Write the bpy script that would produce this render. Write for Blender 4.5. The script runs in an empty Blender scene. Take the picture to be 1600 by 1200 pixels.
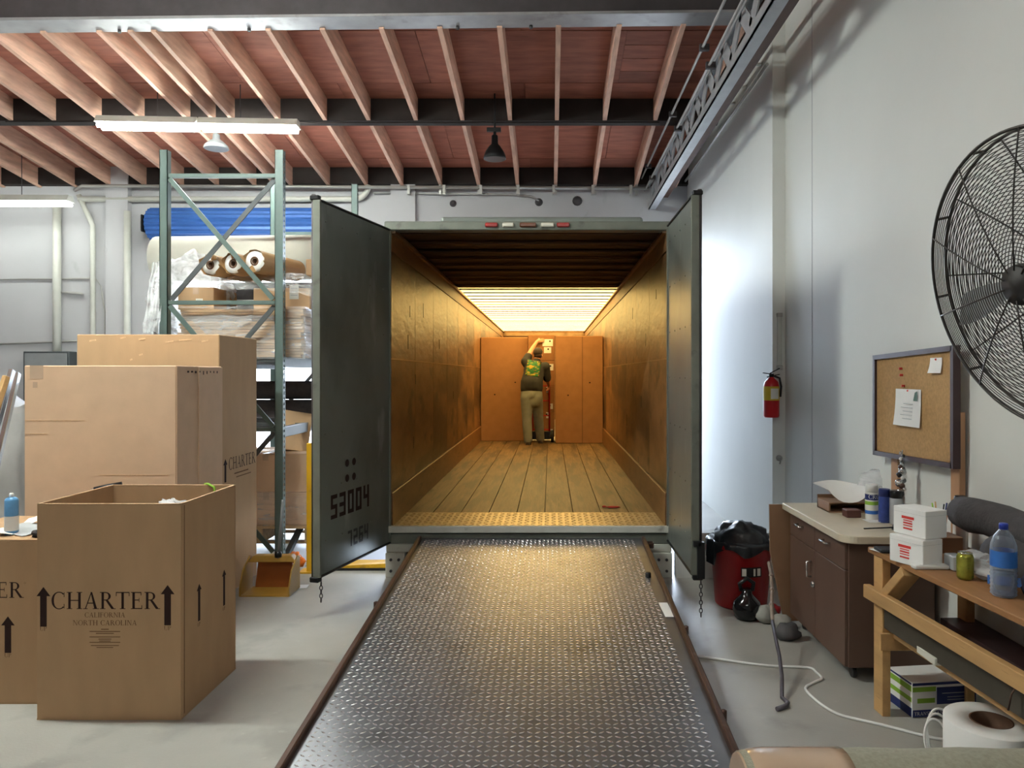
import bpy, math, random
from mathutils import Matrix, Vector, Euler, noise
random.seed(7)
SC = bpy.context.scene
COL = SC.collection
PI = math.pi
F = 1160.0          # focal length in pixels of the 1600 px wide frame
CAMZ = 1.81         # eye height above the dock floor

# ------------------------------------------------------------------ camera
cd = bpy.data.cameras.new('camera'); cam = bpy.data.objects.new('camera', cd); COL.objects.link(cam)
cam.location = (0, 0, CAMZ); cam.rotation_euler = (PI/2, 0, 0)
cd.sensor_width = 36; cd.lens = 36*F/1600
cd.shift_x = -60/1600; cd.shift_y = -15/1600
cd.clip_start = 0.05; cd.clip_end = 300
SC.camera = cam
# ------------------------------------------------------------------ world, sun, exposure
SKY = 9.0
SUN = 3.6
TUBE = 52.0
EXPO = 1.4
w = bpy.data.worlds.new('sky'); SC.world = w; w.use_nodes = True
bg = w.node_tree.nodes['Background']
bg.inputs[0].default_value = (0.72, 0.84, 1.0, 1); bg.inputs[1].default_value = SKY
sd = bpy.data.lights.new('sun', 'SUN'); sd.energy = SUN; sd.angle = 0.01; sd.color = (1, .95, .86)
so = bpy.data.objects.new('sun', sd); COL.objects.link(so); so.location = (0, 40, 30)
so.rotation_euler = Vector((0.30, -0.16, -1)).to_track_quat('-Z', 'Y').to_euler()
SC.view_settings.view_transform = 'Standard'; SC.view_settings.look = 'None'
SC.view_settings.gamma = 1; SC.view_settings.use_curve_mapping = False
SC.view_settings.exposure = EXPO
SC.cycles.max_bounces = 8; SC.cycles.diffuse_bounces = 5; SC.cycles.glossy_bounces = 3
SC.cycles.transparent_max_bounces = 12; SC.cycles.sample_clamp_indirect = 6
SC.cycles.use_denoising = True

def portal(loc, rot, sx, sy):
    d = bpy.data.lights.new('daylight_portal', 'AREA'); d.shape = 'RECTANGLE'; d.size = sx; d.size_y = sy
    d.cycles.is_portal = True
    o = bpy.data.objects.new('daylight_portal', d); COL.objects.link(o); o.location = loc; o.rotation_euler = rot
portal((-.125, 12.0, 1.6), (-PI/2, 0, 0), 4.4, 4.8)
portal((-4.8, 12.0, 1.95), (-PI/2, 0, 0), 2.7, 4.0)

# ------------------------------------------------------------------ helpers
def lin(c):
    return tuple(((x/255)/12.92 if x/255 <= .04045 else (((x/255)+.055)/1.055)**2.4) for x in c)

MATS = {}
def mat(name, rgb, rough=.6, metal=0., var=.12, vscale=6., stretch=(1, 1, 1), bump=0., bscale=60., dirt=None,
        rnd=0., spec=.5, coat=0., dirt2=None, emit=0., alpha=None, trans=0., ior=1.45):
    """principled material; rgb in sRGB 0-255; noise colour variation, stains (colour, threshold, scale, stretch), bump"""
    m = bpy.data.materials.new(name); m.use_nodes = True; MATS[name] = m
    nt = m.node_tree; N = nt.nodes; L = nt.links
    b = N['Principled BSDF']
    b.inputs['Roughness'].default_value = rough; b.inputs['Metallic'].default_value = metal
    b.inputs['Specular IOR Level'].default_value = spec; b.inputs['Coat Weight'].default_value = coat
    b.inputs['IOR'].default_value = ior
    if trans: b.inputs['Transmission Weight'].default_value = trans
    if alpha is not None: b.inputs['Alpha'].default_value = alpha
    c = lin(rgb)
    tc = N.new('ShaderNodeTexCoord'); mp = N.new('ShaderNodeMapping'); mp.inputs['Scale'].default_value = stretch
    L.new(tc.outputs['Object'], mp.inputs['Vector'])
    vec = mp.outputs[0]
    if rnd:
        oi = N.new('ShaderNodeObjectInfo'); ad = N.new('ShaderNodeVectorMath'); ad.operation = 'ADD'
        sc = N.new('ShaderNodeVectorMath'); sc.operation = 'SCALE'; sc.inputs['Scale'].default_value = 40
        cb = N.new('ShaderNodeCombineXYZ')
        for i in range(3): L.new(oi.outputs['Random'], cb.inputs[i])
        L.new(cb.outputs[0], sc.inputs[0]); L.new(vec, ad.inputs[0]); L.new(sc.outputs[0], ad.inputs[1]); vec = ad.outputs[0]
    def noise_(scale, detail=4, v=None):
        n = N.new('ShaderNodeTexNoise'); n.inputs['Scale'].default_value = scale; n.inputs['Detail'].default_value = detail
        L.new(v or vec, n.inputs['Vector']); return n.outputs['Fac']
    def ramp(fac, p0, p1, c0, c1):
        r = N.new('ShaderNodeValToRGB'); e = r.color_ramp.elements
        e[0].position = p0; e[1].position = p1; e[0].color = c0; e[1].color = c1
        L.new(fac, r.inputs[0]); return r.outputs[0]
    def mul(k): return tuple(min(1, x*k) for x in c) + (1,)
    col = ramp(noise_(vscale), .3, .7, mul(1-var), mul(1+var))
    for dd in (dirt, dirt2):
        if dd:
            dc, th, ds, dst = dd[:4]
            amt = dd[4] if len(dd) > 4 else .85
            mp2 = N.new('ShaderNodeMapping'); mp2.inputs['Scale'].default_value = dst
            mp2.inputs['Location'].default_value = (3.1, 1.7, 5.3)
            L.new(vec if rnd else tc.outputs['Object'], mp2.inputs['Vector'])
            fac = ramp(noise_(ds, 5, mp2.outputs[0]), th, th+.12, (0, 0, 0, 1), (amt, amt, amt, 1))
            mx = N.new('ShaderNodeMix'); mx.data_type = 'RGBA'
            L.new(fac, mx.inputs['Factor']); L.new(col, mx.inputs['A']); mx.inputs['B'].default_value = lin(dc) + (1,)
            col = mx.outputs['Result']
    if rnd:
        hs = N.new('ShaderNodeHueSaturation'); mr = N.new('ShaderNodeMapRange')
        mr.inputs['To Min'].default_value = 1-rnd; mr.inputs['To Max'].default_value = 1+rnd
        L.new(oi.outputs['Random'], mr.inputs[0]); L.new(mr.outputs[0], hs.inputs['Value']); L.new(col, hs.inputs['Color'])
        col = hs.outputs[0]
    L.new(col, b.inputs['Base Color'])
    if emit:
        b.inputs['Emission Color'].default_value = c + (1,); b.inputs['Emission Strength'].default_value = emit
    if bump:
        bn = N.new('ShaderNodeBump'); bn.inputs['Strength'].default_value = bump; bn.inputs['Distance'].default_value = .01
        L.new(noise_(bscale), bn.inputs['Height']); L.new(bn.outputs[0], b.inputs['Normal'])
    return m

class MB:
    def __init__(s): s.v = []; s.f = []; s.s = []; s.m = []
    def add(s, vs, fs, smooth=False, mi=0, M=None):
        k = len(s.v)
        s.v += [tuple((M @ Vector(p)) if M is not None else p) for p in vs]
        for f in fs:
            s.f.append([i+k for i in f]); s.s.append(smooth); s.m.append(mi)
        return s
    def box(s, x0, x1, y0, y1, z0, z1, mi=0, M=None):
        vs = [(x, y, z) for z in (z0, z1) for y in (y0, y1) for x in (x0, x1)]
        return s.add(vs, [(0, 2, 3, 1), (4, 5, 7, 6), (0, 1, 5, 4), (2, 6, 7, 3), (0, 4, 6, 2), (1, 3, 7, 5)], False, mi, M)
    def hexa(s, b, t, mi=0):      # bottom quad, top quad
        return s.add(list(b)+list(t), [(3, 2, 1, 0), (4, 5, 6, 7), (0, 1, 5, 4), (1, 2, 6, 5), (2, 3, 7, 6), (3, 0, 4, 7)], False, mi)
    def bar(s, a, b, w, h, up=(0, 0, 1), mi=0):   # rectangular bar from a to b
        a = Vector(a); b = Vector(b); d = (b-a).normalized(); u = Vector(up)
        r = d.cross(u)
        if r.length < 1e-4: r = d.cross(Vector((0, 1, 0)))
        r.normalize(); u = r.cross(d)
        q = lambda p: [p+r*(-w/2)-u*h/2, p+r*w/2-u*h/2, p+r*w/2+u*h/2, p-r*w/2+u*h/2]
        return s.add([tuple(x) for x in q(a)+q(b)], [(0, 1, 2, 3), (7, 6, 5, 4), (0, 4, 5, 1), (1, 5, 6, 2), (2, 6, 7, 3), (3, 7, 4, 0)], False, mi)
    def tube(s, path, r, n=10, mi=0, caps=True, closed=False, smooth=True, sq=1.0):
        P = [Vector(p) for p in path]; m = len(P)
        rr = r if isinstance(r, (list, tuple)) else [r]*m
        vs = []; ref = None
        for i, p in enumerate(P):
            if closed: d = P[(i+1) % m]-P[i-1]
            else: d = P[min(i+1, m-1)]-P[max(i-1, 0)]
            d.normalize()
            if ref is None:
                ref = Vector((0, 0, 1)) if abs(d.z) < .9 else Vector((1, 0, 0))
            u = (ref - d*ref.dot(d)).normalized(); ref = u; vv = d.cross(u)
            for k in range(n):
                t = 2*PI*k/n
                vs.append(tuple(p + (u*math.cos(t)*sq+vv*math.sin(t))*rr[i]))
        fs = []
        for i in range(m if closed else m-1):
            j = (i+1) % m
            for k in range(n):
                k2 = (k+1) % n
                fs.append((i*n+k, i*n+k2, j*n+k2, j*n+k))
        s.add(vs, fs, smooth, mi)
        if caps and not closed:
            k0 = len(s.v)-len(vs)
            s.f.append([k0+k for k in range(n)][::-1]); s.s.append(False); s.m.append(mi)
            s.f.append([k0+(m-1)*n+k for k in range(n)]); s.s.append(False); s.m.append(mi)
        return s
    def lathe(s, prof, n=24, M=None, mi=0, smooth=True, mis=None, cap=True):
        vs = []; m = len(prof)
        for (r, z) in prof:
            for k in range(n):
                t = 2*PI*k/n; vs.append((r*math.cos(t), r*math.sin(t), z))
        k0 = len(s.v)
        s.add(vs, [], M=M)
        for i in range(m-1):
            for k in range(n):
                k2 = (k+1) % n
                s.f.append([k0+i*n+k, k0+i*n+k2, k0+(i+1)*n+k2, k0+(i+1)*n+k]); s.s.append(smooth)
                s.m.append(mis[i] if mis else mi)
        if cap:
            if prof[0][0] > 1e-5: s.f.append([k0+k for k in range(n)][::-1]); s.s.append(False); s.m.append(mis[0] if mis else mi)
            if prof[-1][0] > 1e-5: s.f.append([k0+(m-1)*n+k for k in range(n)]); s.s.append(False); s.m.append(mis[-1] if mis else mi)
        return s
    def prism(s, poly, h, M=None, mi=0):   # polygon in local XY, extruded 0..h along local Z
        n = len(poly)
        vs = [(x, y, 0) for x, y in poly]+[(x, y, h) for x, y in poly]
        return s.add(vs, [tuple(range(n))[::-1], tuple(range(n, 2*n))]+[(i, (i+1) % n, n+(i+1) % n, n+i) for i in range(n)], False, mi, M)
    def blob(s, c, rad, seed=0, amp=.15, freq=1.5, nu=24, nv=14, mi=0, squash=None):
        vs = []; fs = []
        for i in range(nv+1):
            ph = PI*i/nv
            for k in range(nu):
                t = 2*PI*k/nu
                d = Vector((math.sin(ph)*math.cos(t), math.sin(ph)*math.sin(t), math.cos(ph)))
                q = 1+amp*noise.noise(d*freq+Vector((seed*7.3, seed*3.1, seed)))+amp*.5*noise.noise(d*freq*2.7+Vector((seed, seed*2.2, 5)))
                p = Vector((d.x*rad[0], d.y*rad[1], d.z*rad[2]))*q
                if squash is not None: p.z = max(p.z, squash)
                vs.append((c[0]+p.x, c[1]+p.y, c[2]+p.z))
        for i in range(nv):
            for k in range(nu):
                k2 = (k+1) % nu
                fs.append((i*nu+k, (i+1)*nu+k, (i+1)*nu+k2, i*nu+k2))
        return s.add(vs, fs, True, mi)

WM = {}
def obj(name, mb, m, parent=None, bevel=0, W=False, seg=1, kind=None, me=None, recenter=True):
    """link mb as one mesh object; W: the coordinates are world ones although it has a parent"""
    off = Vector((0, 0, 0))
    if me is None:
        me = bpy.data.meshes.new(name)
        if parent is None and recenter and mb.v:
            xs = [p[0] for p in mb.v]; ys = [p[1] for p in mb.v]; zs = [p[2] for p in mb.v]
            off = Vector(((min(xs)+max(xs))/2, (min(ys)+max(ys))/2, min(zs)))
        me.from_pydata([(p[0]-off.x, p[1]-off.y, p[2]-off.z) for p in mb.v], [], mb.f)
        me.polygons.foreach_set('use_smooth', mb.s); me.polygons.foreach_set('material_index', mb.m)
        for mm in (m if isinstance(m, (list, tuple)) else [m]): me.materials.append(mm)
        me.update()
    o = bpy.data.objects.new(name, me); COL.objects.link(o); o.location = off
    WM[o.name] = Matrix.Translation(off)
    if parent is not None:
        o.parent = parent
        if W: o.matrix_parent_inverse = WM[parent.name].inverted()
        else: WM[o.name] = WM[parent.name].copy()
    if bevel:
        bm_ = o.modifiers.new('bevel', 'BEVEL'); bm_.width = bevel; bm_.segments = seg; bm_.limit_method = 'ANGLE'
    if kind: o['kind'] = kind
    return o
def tag(o, label, cat, group=None):
    o['label'] = label; o['category'] = cat
    if group: o['group'] = group
    return o
def thing(name, label, cat, loc=(0, 0, 0), rz=0, group=None):
    o = bpy.data.objects.new(name, None); COL.objects.link(o); o.location = loc; o.rotation_euler = (0, 0, rz)
    o.empty_display_size = .1
    WM[o.name] = Matrix.Translation(loc) @ Matrix.Rotation(rz, 4, 'Z')
    return tag(o, label, cat, group)
def struct(name, mb, m, bevel=0):
    return obj(name, mb, m, bevel=bevel, kind='structure', recenter=False)
def dup(o, parent=None):
    c = o.copy(); COL.objects.link(c)
    if parent is not None: c.parent = parent
    for ch in o.children: dup(ch, c)
    return c
def P(px, py, Y):   # a photographed point at depth Y
    return Vector(((px-860)*Y/F, Y, CAMZ-(py-585)*Y/F))
def FL(px, py, z=0):
    Y = (CAMZ-z)*F/(py-585); return Vector(((px-860)*Y/F, Y, z))
def frame(o, x, y):  # matrix whose local X, Y axes are x, y
    x = Vector(x).normalized(); y = Vector(y).normalized(); z = x.cross(y)
    M = Matrix.Identity(4)
    for i in range(3): M[i][0] = x[i]; M[i][1] = y[i]; M[i][2] = z[i]; M[i][3] = o[i]
    return M

# ---- a small serif alphabet: letter -> (advance, list of polygons), cap height 1
def _r(x0, y0, x1, y1): return [(x0, y0), (x1, y0), (x1, y1), (x0, y1)]
def _arc(cx, cy, rx, ry, a0, a1, t0, t1, n=14):
    out = []
    for i in range(n):
        q = []
        for j in (i, i+1):
            u = j/n; a = math.radians(a0+(a1-a0)*u)
            tt = t0+(t1-t0)*abs(math.cos(a))
            q.append(((cx+rx*math.cos(a), cy+ry*math.sin(a)), (cx+(rx-tt)*math.cos(a), cy+(ry-t0)*math.sin(a))))
        out.append([q[0][0], q[1][0], q[1][1], q[0][1]])
    return out
ST, TH, SE = .15, .055, .09
def _stem(x, y0=0, y1=1, b=True, t=True):
    p = [_r(x, y0, x+ST, y1)]
    if b: p.append(_r(x-SE, 0, x+ST+SE, .04))
    if t: p.append(_r(x-SE, .96, x+ST+SE, 1))
    return p
def _arms(x, xe, mid=True, low=True):
    p = [_r(x, 1-TH, xe, 1), _r(xe-.04, .8, xe, 1)]
    if mid: p += [_r(x, .5, xe-.12, .5+TH), _r(xe-.15, .4, xe-.12, .65)]
    if low: p += [_r(x, 0, xe+.05, TH), _r(xe+.01, 0, xe+.05, .22)]
    return p
GL = {
 'H': (1.02, _stem(.12)+_stem(.72)+[_r(.2, .48, .8, .48+TH)]),
 'I': (.45, _stem(.15)),
 'E': (.82, _stem(.12)+_arms(.2, .66)), 'F': (.76, _stem(.12)+_arms(.2, .66, low=False)),
 'L': (.8, _stem(.12)+[_r(.2, 0, .72, TH), _r(.68, 0, .72, .24)]),
 'T': (.9, _stem(.36, t=False)+[_r(.03, 1-TH, .85, 1), _r(.03, .76, .07, 1), _r(.81, .76, .85, 1)]),
 'A': (.98, [[(.1, 0), (.16, 0), (.52, .98), (.46, .98)], [(.67, 0), (.84, 0), (.54, 1), (.44, 1)], _r(.25, .32, .7, .32+TH),
             _r(.0, 0, .27, .04), _r(.57, 0, .95, .04)]),
 'R': (.96, _stem(.12)+_arc(.35, .75, .33, .25, -90, 90, TH, .14)+[_r(.2, .945, .36, 1), _r(.2, .5, .36, .555),
             [(.36, .52), (.52, .52), (.9, 0), (.72, 0)], _r(.72, 0, .98, .04)]),
 'P': (.82, _stem(.12)+_arc(.35, .74, .35, .26, -90, 90, TH, .14)+[_r(.2, .945, .36, 1), _r(.2, .48, .36, .535)]),
 'C': (.95, _arc(.52, .5, .46, .52, 48, 312, TH, .15, 20)+[_r(.8, .7, .84, .98), _r(.8, .04, .84, .3)]),
 'O': (1.04, _arc(.52, .5, .47, .52, 0, 360, TH, .15, 28)),
 'N': (1.02, [_r(.14, 0, .2, 1), _r(.04, 0, .32, .04), _r(.04, .96, .26, 1), [(.14, 1), (.3, 1), (.86, 0), (.76, 0)],
             _r(.8, 0, .86, 1), _r(.7, .96, .96, 1)]),
 'U': (.98, [_r(.14, .3, .29, 1), _r(.04, .96, .39, 1), _r(.78, .3, .84, 1), _r(.68, .96, .94, 1)]+_arc(.49, .34, .35, .36, 180, 360, TH, .1)),
 'S': (.72, _arc(.36, .74, .28, .28, 30, 270, TH, .13)+_arc(.36, .26, .3, .28, -150, 90, TH, .13)),
 ' ': (.45, []),
}
def text_w(t, h): return sum(GL[c][0] for c in t)*h
def put_text(mb, t, x, y, h, M, d=.0008, mi=0, wrap=None, sx=1.0):
    """text from (x, y) in the local XY of M; wrap=radius bends it round a vertical cylinder"""
    for c in t:
        adv, polys = GL[c]
        for p in polys:
            pts = [(x+q[0]*h*sx, y+q[1]*h) for q in p]
            if wrap:
                vs = [(wrap*math.sin(a/wrap), b, wrap*math.cos(a/wrap)) for a, b in pts]
                mb.add(vs, [tuple(range(len(vs)))], M=M, mi=mi)
            else:
                mb.add([(a, b, d) for a, b in pts], [tuple(range(len(pts)))], M=M, mi=mi)
        x += adv*h*sx
def put_poly(mb, pts, M, d=.0008, mi=0): mb.add([(a, b, d) for a, b in pts], [tuple(range(len(pts)))], M=M, mi=mi)
def arrow(mb, x, y0, y1, wd, M):
    put_poly(mb, _r(x-wd*.36, y0, x+wd*.36, y1-wd*1.0), M)
    put_poly(mb, [(x-wd*.75, y1-wd), (x+wd*.75, y1-wd), (x, y1)], M)
SEG7 = {'5': 'acdfg', '3': 'abcdg', '0': 'abcdef', '4': 'bcfg', '7': 'abc', '2': 'abdeg', '6': 'acdefg'}
def digits(mb, t, x, y, h, M):
    wd = h*.52; k = h*.17
    R = {'a': _r(0, h-k, wd, h), 'b': _r(wd-k, h/2, wd, h), 'c': _r(wd-k, 0, wd, h/2), 'd': _r(0, 0, wd, k),
         'e': _r(0, 0, k, h/2), 'f': _r(0, h/2, k, h), 'g': _r(0, h/2-k/2, wd, h/2+k/2)}
    for c in t:
        for s_ in SEG7[c]: put_poly(mb, [(x+a, y+b) for a, b in R[s_]], M)
        x += wd*1.35

# ------------------------------------------------------------------ materials
m_floor = mat('concrete_floor', (162, 160, 154), .38, var=.14, vscale=1.3, dirt=((118, 116, 112), .56, 2.2, (1, 1, 1), .45), dirt2=((185, 184, 178), .66, 14, (1, 1, 1), .4), bump=.08, bscale=70)
m_wall = mat('white_painted_wall', (218, 219, 215), .62, var=.03, vscale=1.0, bump=.05, bscale=25)
m_wall2 = mat('white_block_wall', (178, 177, 180), .7, var=.05, vscale=1.0, dirt=((140, 138, 136), .64, 3.5, (1, 1, .6), .4), bump=.05, bscale=25)
m_pipe = mat('white_painted_pipe', (196, 196, 188), .5, var=.06)
m_conduit = mat('galvanised_conduit', (170, 168, 164), .42, .5, var=.08)
m_rafter = mat('rafter_wood', (208, 168, 146), .7, var=.18, vscale=3, stretch=(6, 1, 6), rnd=.16, dirt=((120, 84, 66), .66, 7, (3, 1, 3), .6), bump=.1)
m_deck = mat('roof_deck_wood', (156, 98, 80), .75, var=.2, vscale=2.4, stretch=(1, 5, 5), rnd=.22, dirt=((96, 52, 42), .6, 3, (1, 3, 3), .5))
m_purlin = mat('shaded_purlin', (38, 30, 28), .8, var=.2)  # unlit look of the purlin face put into the colour
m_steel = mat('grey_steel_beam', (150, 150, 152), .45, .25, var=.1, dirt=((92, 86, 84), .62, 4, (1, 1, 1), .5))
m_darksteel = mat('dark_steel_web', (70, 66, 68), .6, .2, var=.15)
m_joist = mat('grey_painted_joist', (158, 160, 164), .5, .2, var=.08)
m_cardboard = mat('kraft_cardboard', (180, 148, 114), .82, var=.05, vscale=9, stretch=(1, 1, .3), rnd=.04, spec=.2, bump=.03, bscale=90)
m_cardboard2 = mat('pinkish_cardboard', (206, 174, 146), .82, var=.05, vscale=7, spec=.2)
m_cardedge = mat('cardboard_cut_edge', (206, 170, 132), .85, var=.15, vscale=60)
m_ink = mat('box_print_ink', (54, 40, 38), .8, var=.05, spec=.1)
m_ink2 = mat('faded_box_print_ink', (112, 84, 62), .8, var=.05, spec=.1)
m_ply = mat('varnished_plywood', (118, 84, 52), .38, var=.35, vscale=4, stretch=(1, .5, 1.2), rnd=.16, dirt=((34, 25, 18), .46, 1.5, (1, .6, 1), .85), dirt2=((24, 18, 12), .57, 5, (1, .8, .6), .9), bump=.55, bscale=9, spec=.55)
m_plank = mat('trailer_floor_plank', (112, 88, 60), .5, var=.3, vscale=4, stretch=(9, .6, 9), rnd=.14, dirt=((52, 40, 28), .48, 1.6, (.5, .9, .5), .75), dirt2=((170, 144, 104), .62, 3, (2, .8, 2), .5), bump=.25, bscale=12)
m_scuff = mat('scuff_liner_wood', (120, 84, 52), .45, var=.2, vscale=3, stretch=(1, 1, 4), rnd=.08, dirt=((54, 40, 28), .6, 3, (1, 1, 2), .6))
m_rail = mat('trailer_top_rail', (150, 124, 96), .35, .6, var=.15, dirt=((70, 52, 40), .6, 3, (1, 1, 1), .5))
m_bow = mat('roof_bow_metal', (60, 42, 28), .5, .2, var=.15, dirt=((74, 52, 40), .6, 4, (1, 1, 1), .5))
m_tdoor = mat('trailer_door_skin', (116, 122, 117), .36, .15, var=.14, vscale=1.6, dirt=((82, 86, 83), .5, 1.4, (1, 1, .6), .6), dirt2=((176, 182, 178), .62, 4, (1, 1, .35), .45), bump=.06, bscale=12)
m_tframe = mat('trailer_frame_paint', (112, 115, 106), .5, .2, var=.14, dirt=((70, 66, 60), .6, 6, (1, 1, 1), .7))
m_twhite = mat('trailer_bumper_white', (196, 196, 186), .5, var=.1, dirt=((96, 84, 72), .66, 8, (1, 1, 1), .6))
m_alu = mat('trailer_side_aluminium', (196, 198, 200), .35, .6, var=.06)
m_treadplate = mat('threshold_plate', (176, 160, 128), .34, .6, var=.14, dirt=((90, 76, 56), .62, 5, (1, 1, 1), .6))
m_red_lens = mat('red_lens', (150, 30, 24), .25, var=.05)
m_amber_lens = mat('dark_amber_lens', (96, 50, 26), .25, var=.05)
m_clear_lens = mat('clear_lens', (196, 190, 176), .2, var=.05)
m_rubber = mat('black_rubber', (30, 30, 31), .65, var=.1)
m_black = mat('black_plastic', (26, 26, 28), .35, var=.1)
m_blackmetal = mat('black_metal', (34, 34, 36), .45, .5, var=.15)
m_ramp = mat('ramp_steel', (140, 140, 146), .33, .8, var=.12, vscale=2.0, dirt=((84, 80, 80), .58, 2.4, (1, 1, 1), .55), dirt2=((205, 205, 204), .74, 6, (1, 1, 1), .7))
m_tread = mat('worn_tread_steel', (236, 236, 240), .25, .85, var=.08)
m_kerb = mat('rusty_kerb', (84, 62, 54), .5, .5, var=.2, vscale=5, dirt=((140, 112, 96), .62, 8, (1, 1, 1), .6))
m_rack = mat('green_grey_rack_paint', (86, 102, 98), .42, .15, var=.06, dirt=((80, 90, 88), .64, 6, (1, 1, 1), .5))
m_rackdark = mat('dark_rack_brace', (74, 78, 80), .5, .2, var=.1)
m_beam_grey = mat('rack_beam_grey', (112, 116, 120), .45, .2, var=.08)
m_pallet = mat('pallet_wood', (186, 160, 124), .8, var=.18, vscale=4, stretch=(1, 6, 6), rnd=.12)
m_kraft = mat('kraft_wrapping_paper', (168, 130, 86), .6, var=.1, vscale=5, bump=.2, bscale=14)
m_whiteroll = mat('white_film_roll', (232, 230, 226), .5, var=.04)
m_foam = mat('white_foam_sheet', (214, 212, 200), .7, var=.05, bump=.1, bscale=6)
m_core = mat('cardboard_core', (92, 66, 50), .85, var=.1)
m_blue = mat('blue_roll_door', (52, 92, 158), .4, .2, var=.08)
m_yellow = mat('safety_yellow', (224, 172, 34), .5, var=.1, dirt=((130, 96, 40), .64, 7, (1, 1, 1), .6))
m_pan = mat('dusty_yellow_plastic', (168, 130, 52), .45, var=.1, dirt=((120, 92, 50), .6, 8, (1, 1, 1), .4))
m_panin = mat('orange_plastic', (150, 84, 40), .45, var=.12)
m_paper = mat('white_paper', (236, 236, 234), .7, var=.02)
m_papergrey = mat('printed_grey', (170, 174, 176), .7, var=.05)
m_cab = mat('brown_laminate', (102, 78, 66), .45, var=.06, vscale=4, stretch=(1, 1, .2))
m_cabside = mat('tan_laminate', (140, 106, 80), .5, var=.06)
m_counter = mat('beige_laminate', (206, 194, 172), .32, var=.04, vscale=12)
m_chrome = mat('brushed_metal', (206, 206, 204), .25, .9, var=.04)
m_pine = mat('bench_pine', (196, 156, 104), .6, var=.14, vscale=3, stretch=(5, .8, 5), rnd=.1, dirt=((134, 98, 62), .64, 5, (4, .8, 4), .5))
m_benchtop = mat('worn_bench_top', (158, 114, 74), .55, var=.18, vscale=3, stretch=(5, .8, 5), dirt=((92, 66, 46), .58, 3, (2, .6, 2), .6))
m_boardwood = mat('board_post_wood', (178, 136, 102), .65, var=.12, vscale=3, stretch=(5, 5, .8))
m_cork = mat('cork', (176, 140, 94), .9, var=.14, vscale=60, bump=.1, bscale=120)
m_corkframe = mat('dark_wood_frame', (62, 42, 44), .45, var=.15)
m_redbin = mat('red_plastic_bin', (158, 26, 30), .4, var=.08)
m_bag = mat('black_bin_bag', (34, 36, 40), .32, var=.1, bump=.5, bscale=14)
m_fanwire = mat('fan_wire', (62, 58, 56), .45, .5, var=.1)
m_fanhub = mat('fan_hub', (38, 36, 36), .5, .3, var=.1)
m_extred = mat('extinguisher_red', (186, 26, 34), .3, var=.04)
m_label_y = mat('yellow_label', (206, 176, 52), .5, var=.08)
m_label_w = mat('white_label', (224, 222, 214), .5, var=.04)
m_grey = mat('grey_plastic', (126, 128, 130), .5, var=.06)
m_rock = mat('grey_stone', (150, 148, 142), .85, var=.16, vscale=8, bump=.3, bscale=20)
m_rockdark = mat('dark_stone', (78, 76, 78), .8, var=.15, vscale=8, bump=.3, bscale=20)
m_fabric = mat('charcoal_fabric', (64, 60, 60), .9, var=.14, vscale=20, bump=.3, bscale=60)
m_carpet = mat('olive_carpet_backing', (150, 148, 132), .9, var=.12, vscale=60, bump=.5, bscale=160)
m_tape = mat('brown_packing_tape', (186, 160, 138), .22, var=.06, coat=.5, bump=.1, bscale=8)
m_cable = mat('white_cable', (226, 226, 224), .5, var=.04)
m_bluelab = mat('blue_label', (56, 112, 190), .4, var=.12, vscale=20)
m_navy = mat('navy_print', (34, 46, 104), .5, var=.06)
m_green = mat('lime_print', (140, 182, 60), .5, var=.06)
m_redprint = mat('red_print', (214, 66, 60), .6, var=.05)
m_bluecap = mat('blue_cap', (44, 66, 170), .35, var=.05)
m_cangold = mat('green_gold_can', (160, 158, 64), .3, .5, var=.24, vscale=26, dirt=((88, 128, 52), .55, 30, (1, 1, 1), .8))
m_can_blue = mat('blue_spray_label', (48, 66, 132), .35, var=.24, vscale=28, dirt=((150, 156, 196), .62, 30, (1, 1, 1), .8))
m_can_grey = mat('grey_spray_label', (172, 174, 178), .35, .3, var=.06)
m_bamboo = mat('weathered_stick', (150, 132, 120), .55, var=.2, vscale=12)
m_tape_dark = mat('dark_taped_stick', (88, 84, 92), .5, .2, var=.2, vscale=14)
m_orange = mat('orange_strap', (226, 120, 36), .6, var=.1)
m_skin = mat('skin', (206, 148, 116), .55, var=.04)
m_shirt = mat('charcoal_tshirt', (46, 46, 46), .9, var=.1, vscale=12, bump=.2, bscale=18)
m_jeans = mat('faded_olive_trousers', (128, 132, 126), .85, var=.16, vscale=7, bump=.3, bscale=14)
m_shoe = mat('dark_trainer', (54, 44, 40), .6, var=.1)
m_cap = mat('dark_cap', (58, 48, 44), .85, var=.08)
m_hair = mat('brown_hair', (62, 44, 34), .8, var=.1)
m_print = mat('green_yellow_shirt_print', (40, 104, 56), .8, var=.3, vscale=16, dirt=((176, 150, 44), .52, 9, (1, 1, 2.2), 1), dirt2=((190, 96, 36), .60, 12, (1, 1, 2.5), 1))
m_truckred = mat('hand_truck_red', (186, 34, 30), .4, var=.06)
m_asphalt = mat('yard_asphalt', (140, 138, 134), .9, var=.1, vscale=3)
m_oldcard = mat('brown_cardboard', (160, 116, 80), .82, var=.06, vscale=7, rnd=.05, spec=.2)
m_tarp = mat('grey_tarp', (150, 148, 146), .6, var=.1, vscale=4, bump=.4, bscale=7)
m_poles = mat('bright_aluminium_pole', (222, 222, 224), .2, .9, var=.04)
m_window = mat('dark_window', (40, 44, 52), .15, var=.05)
m_bluecan = mat('blue_white_spray_label', (96, 150, 196), .35, var=.12, vscale=20)
m_foamwhite = mat('white_plastic', (222, 222, 220), .4, var=.03)

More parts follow.
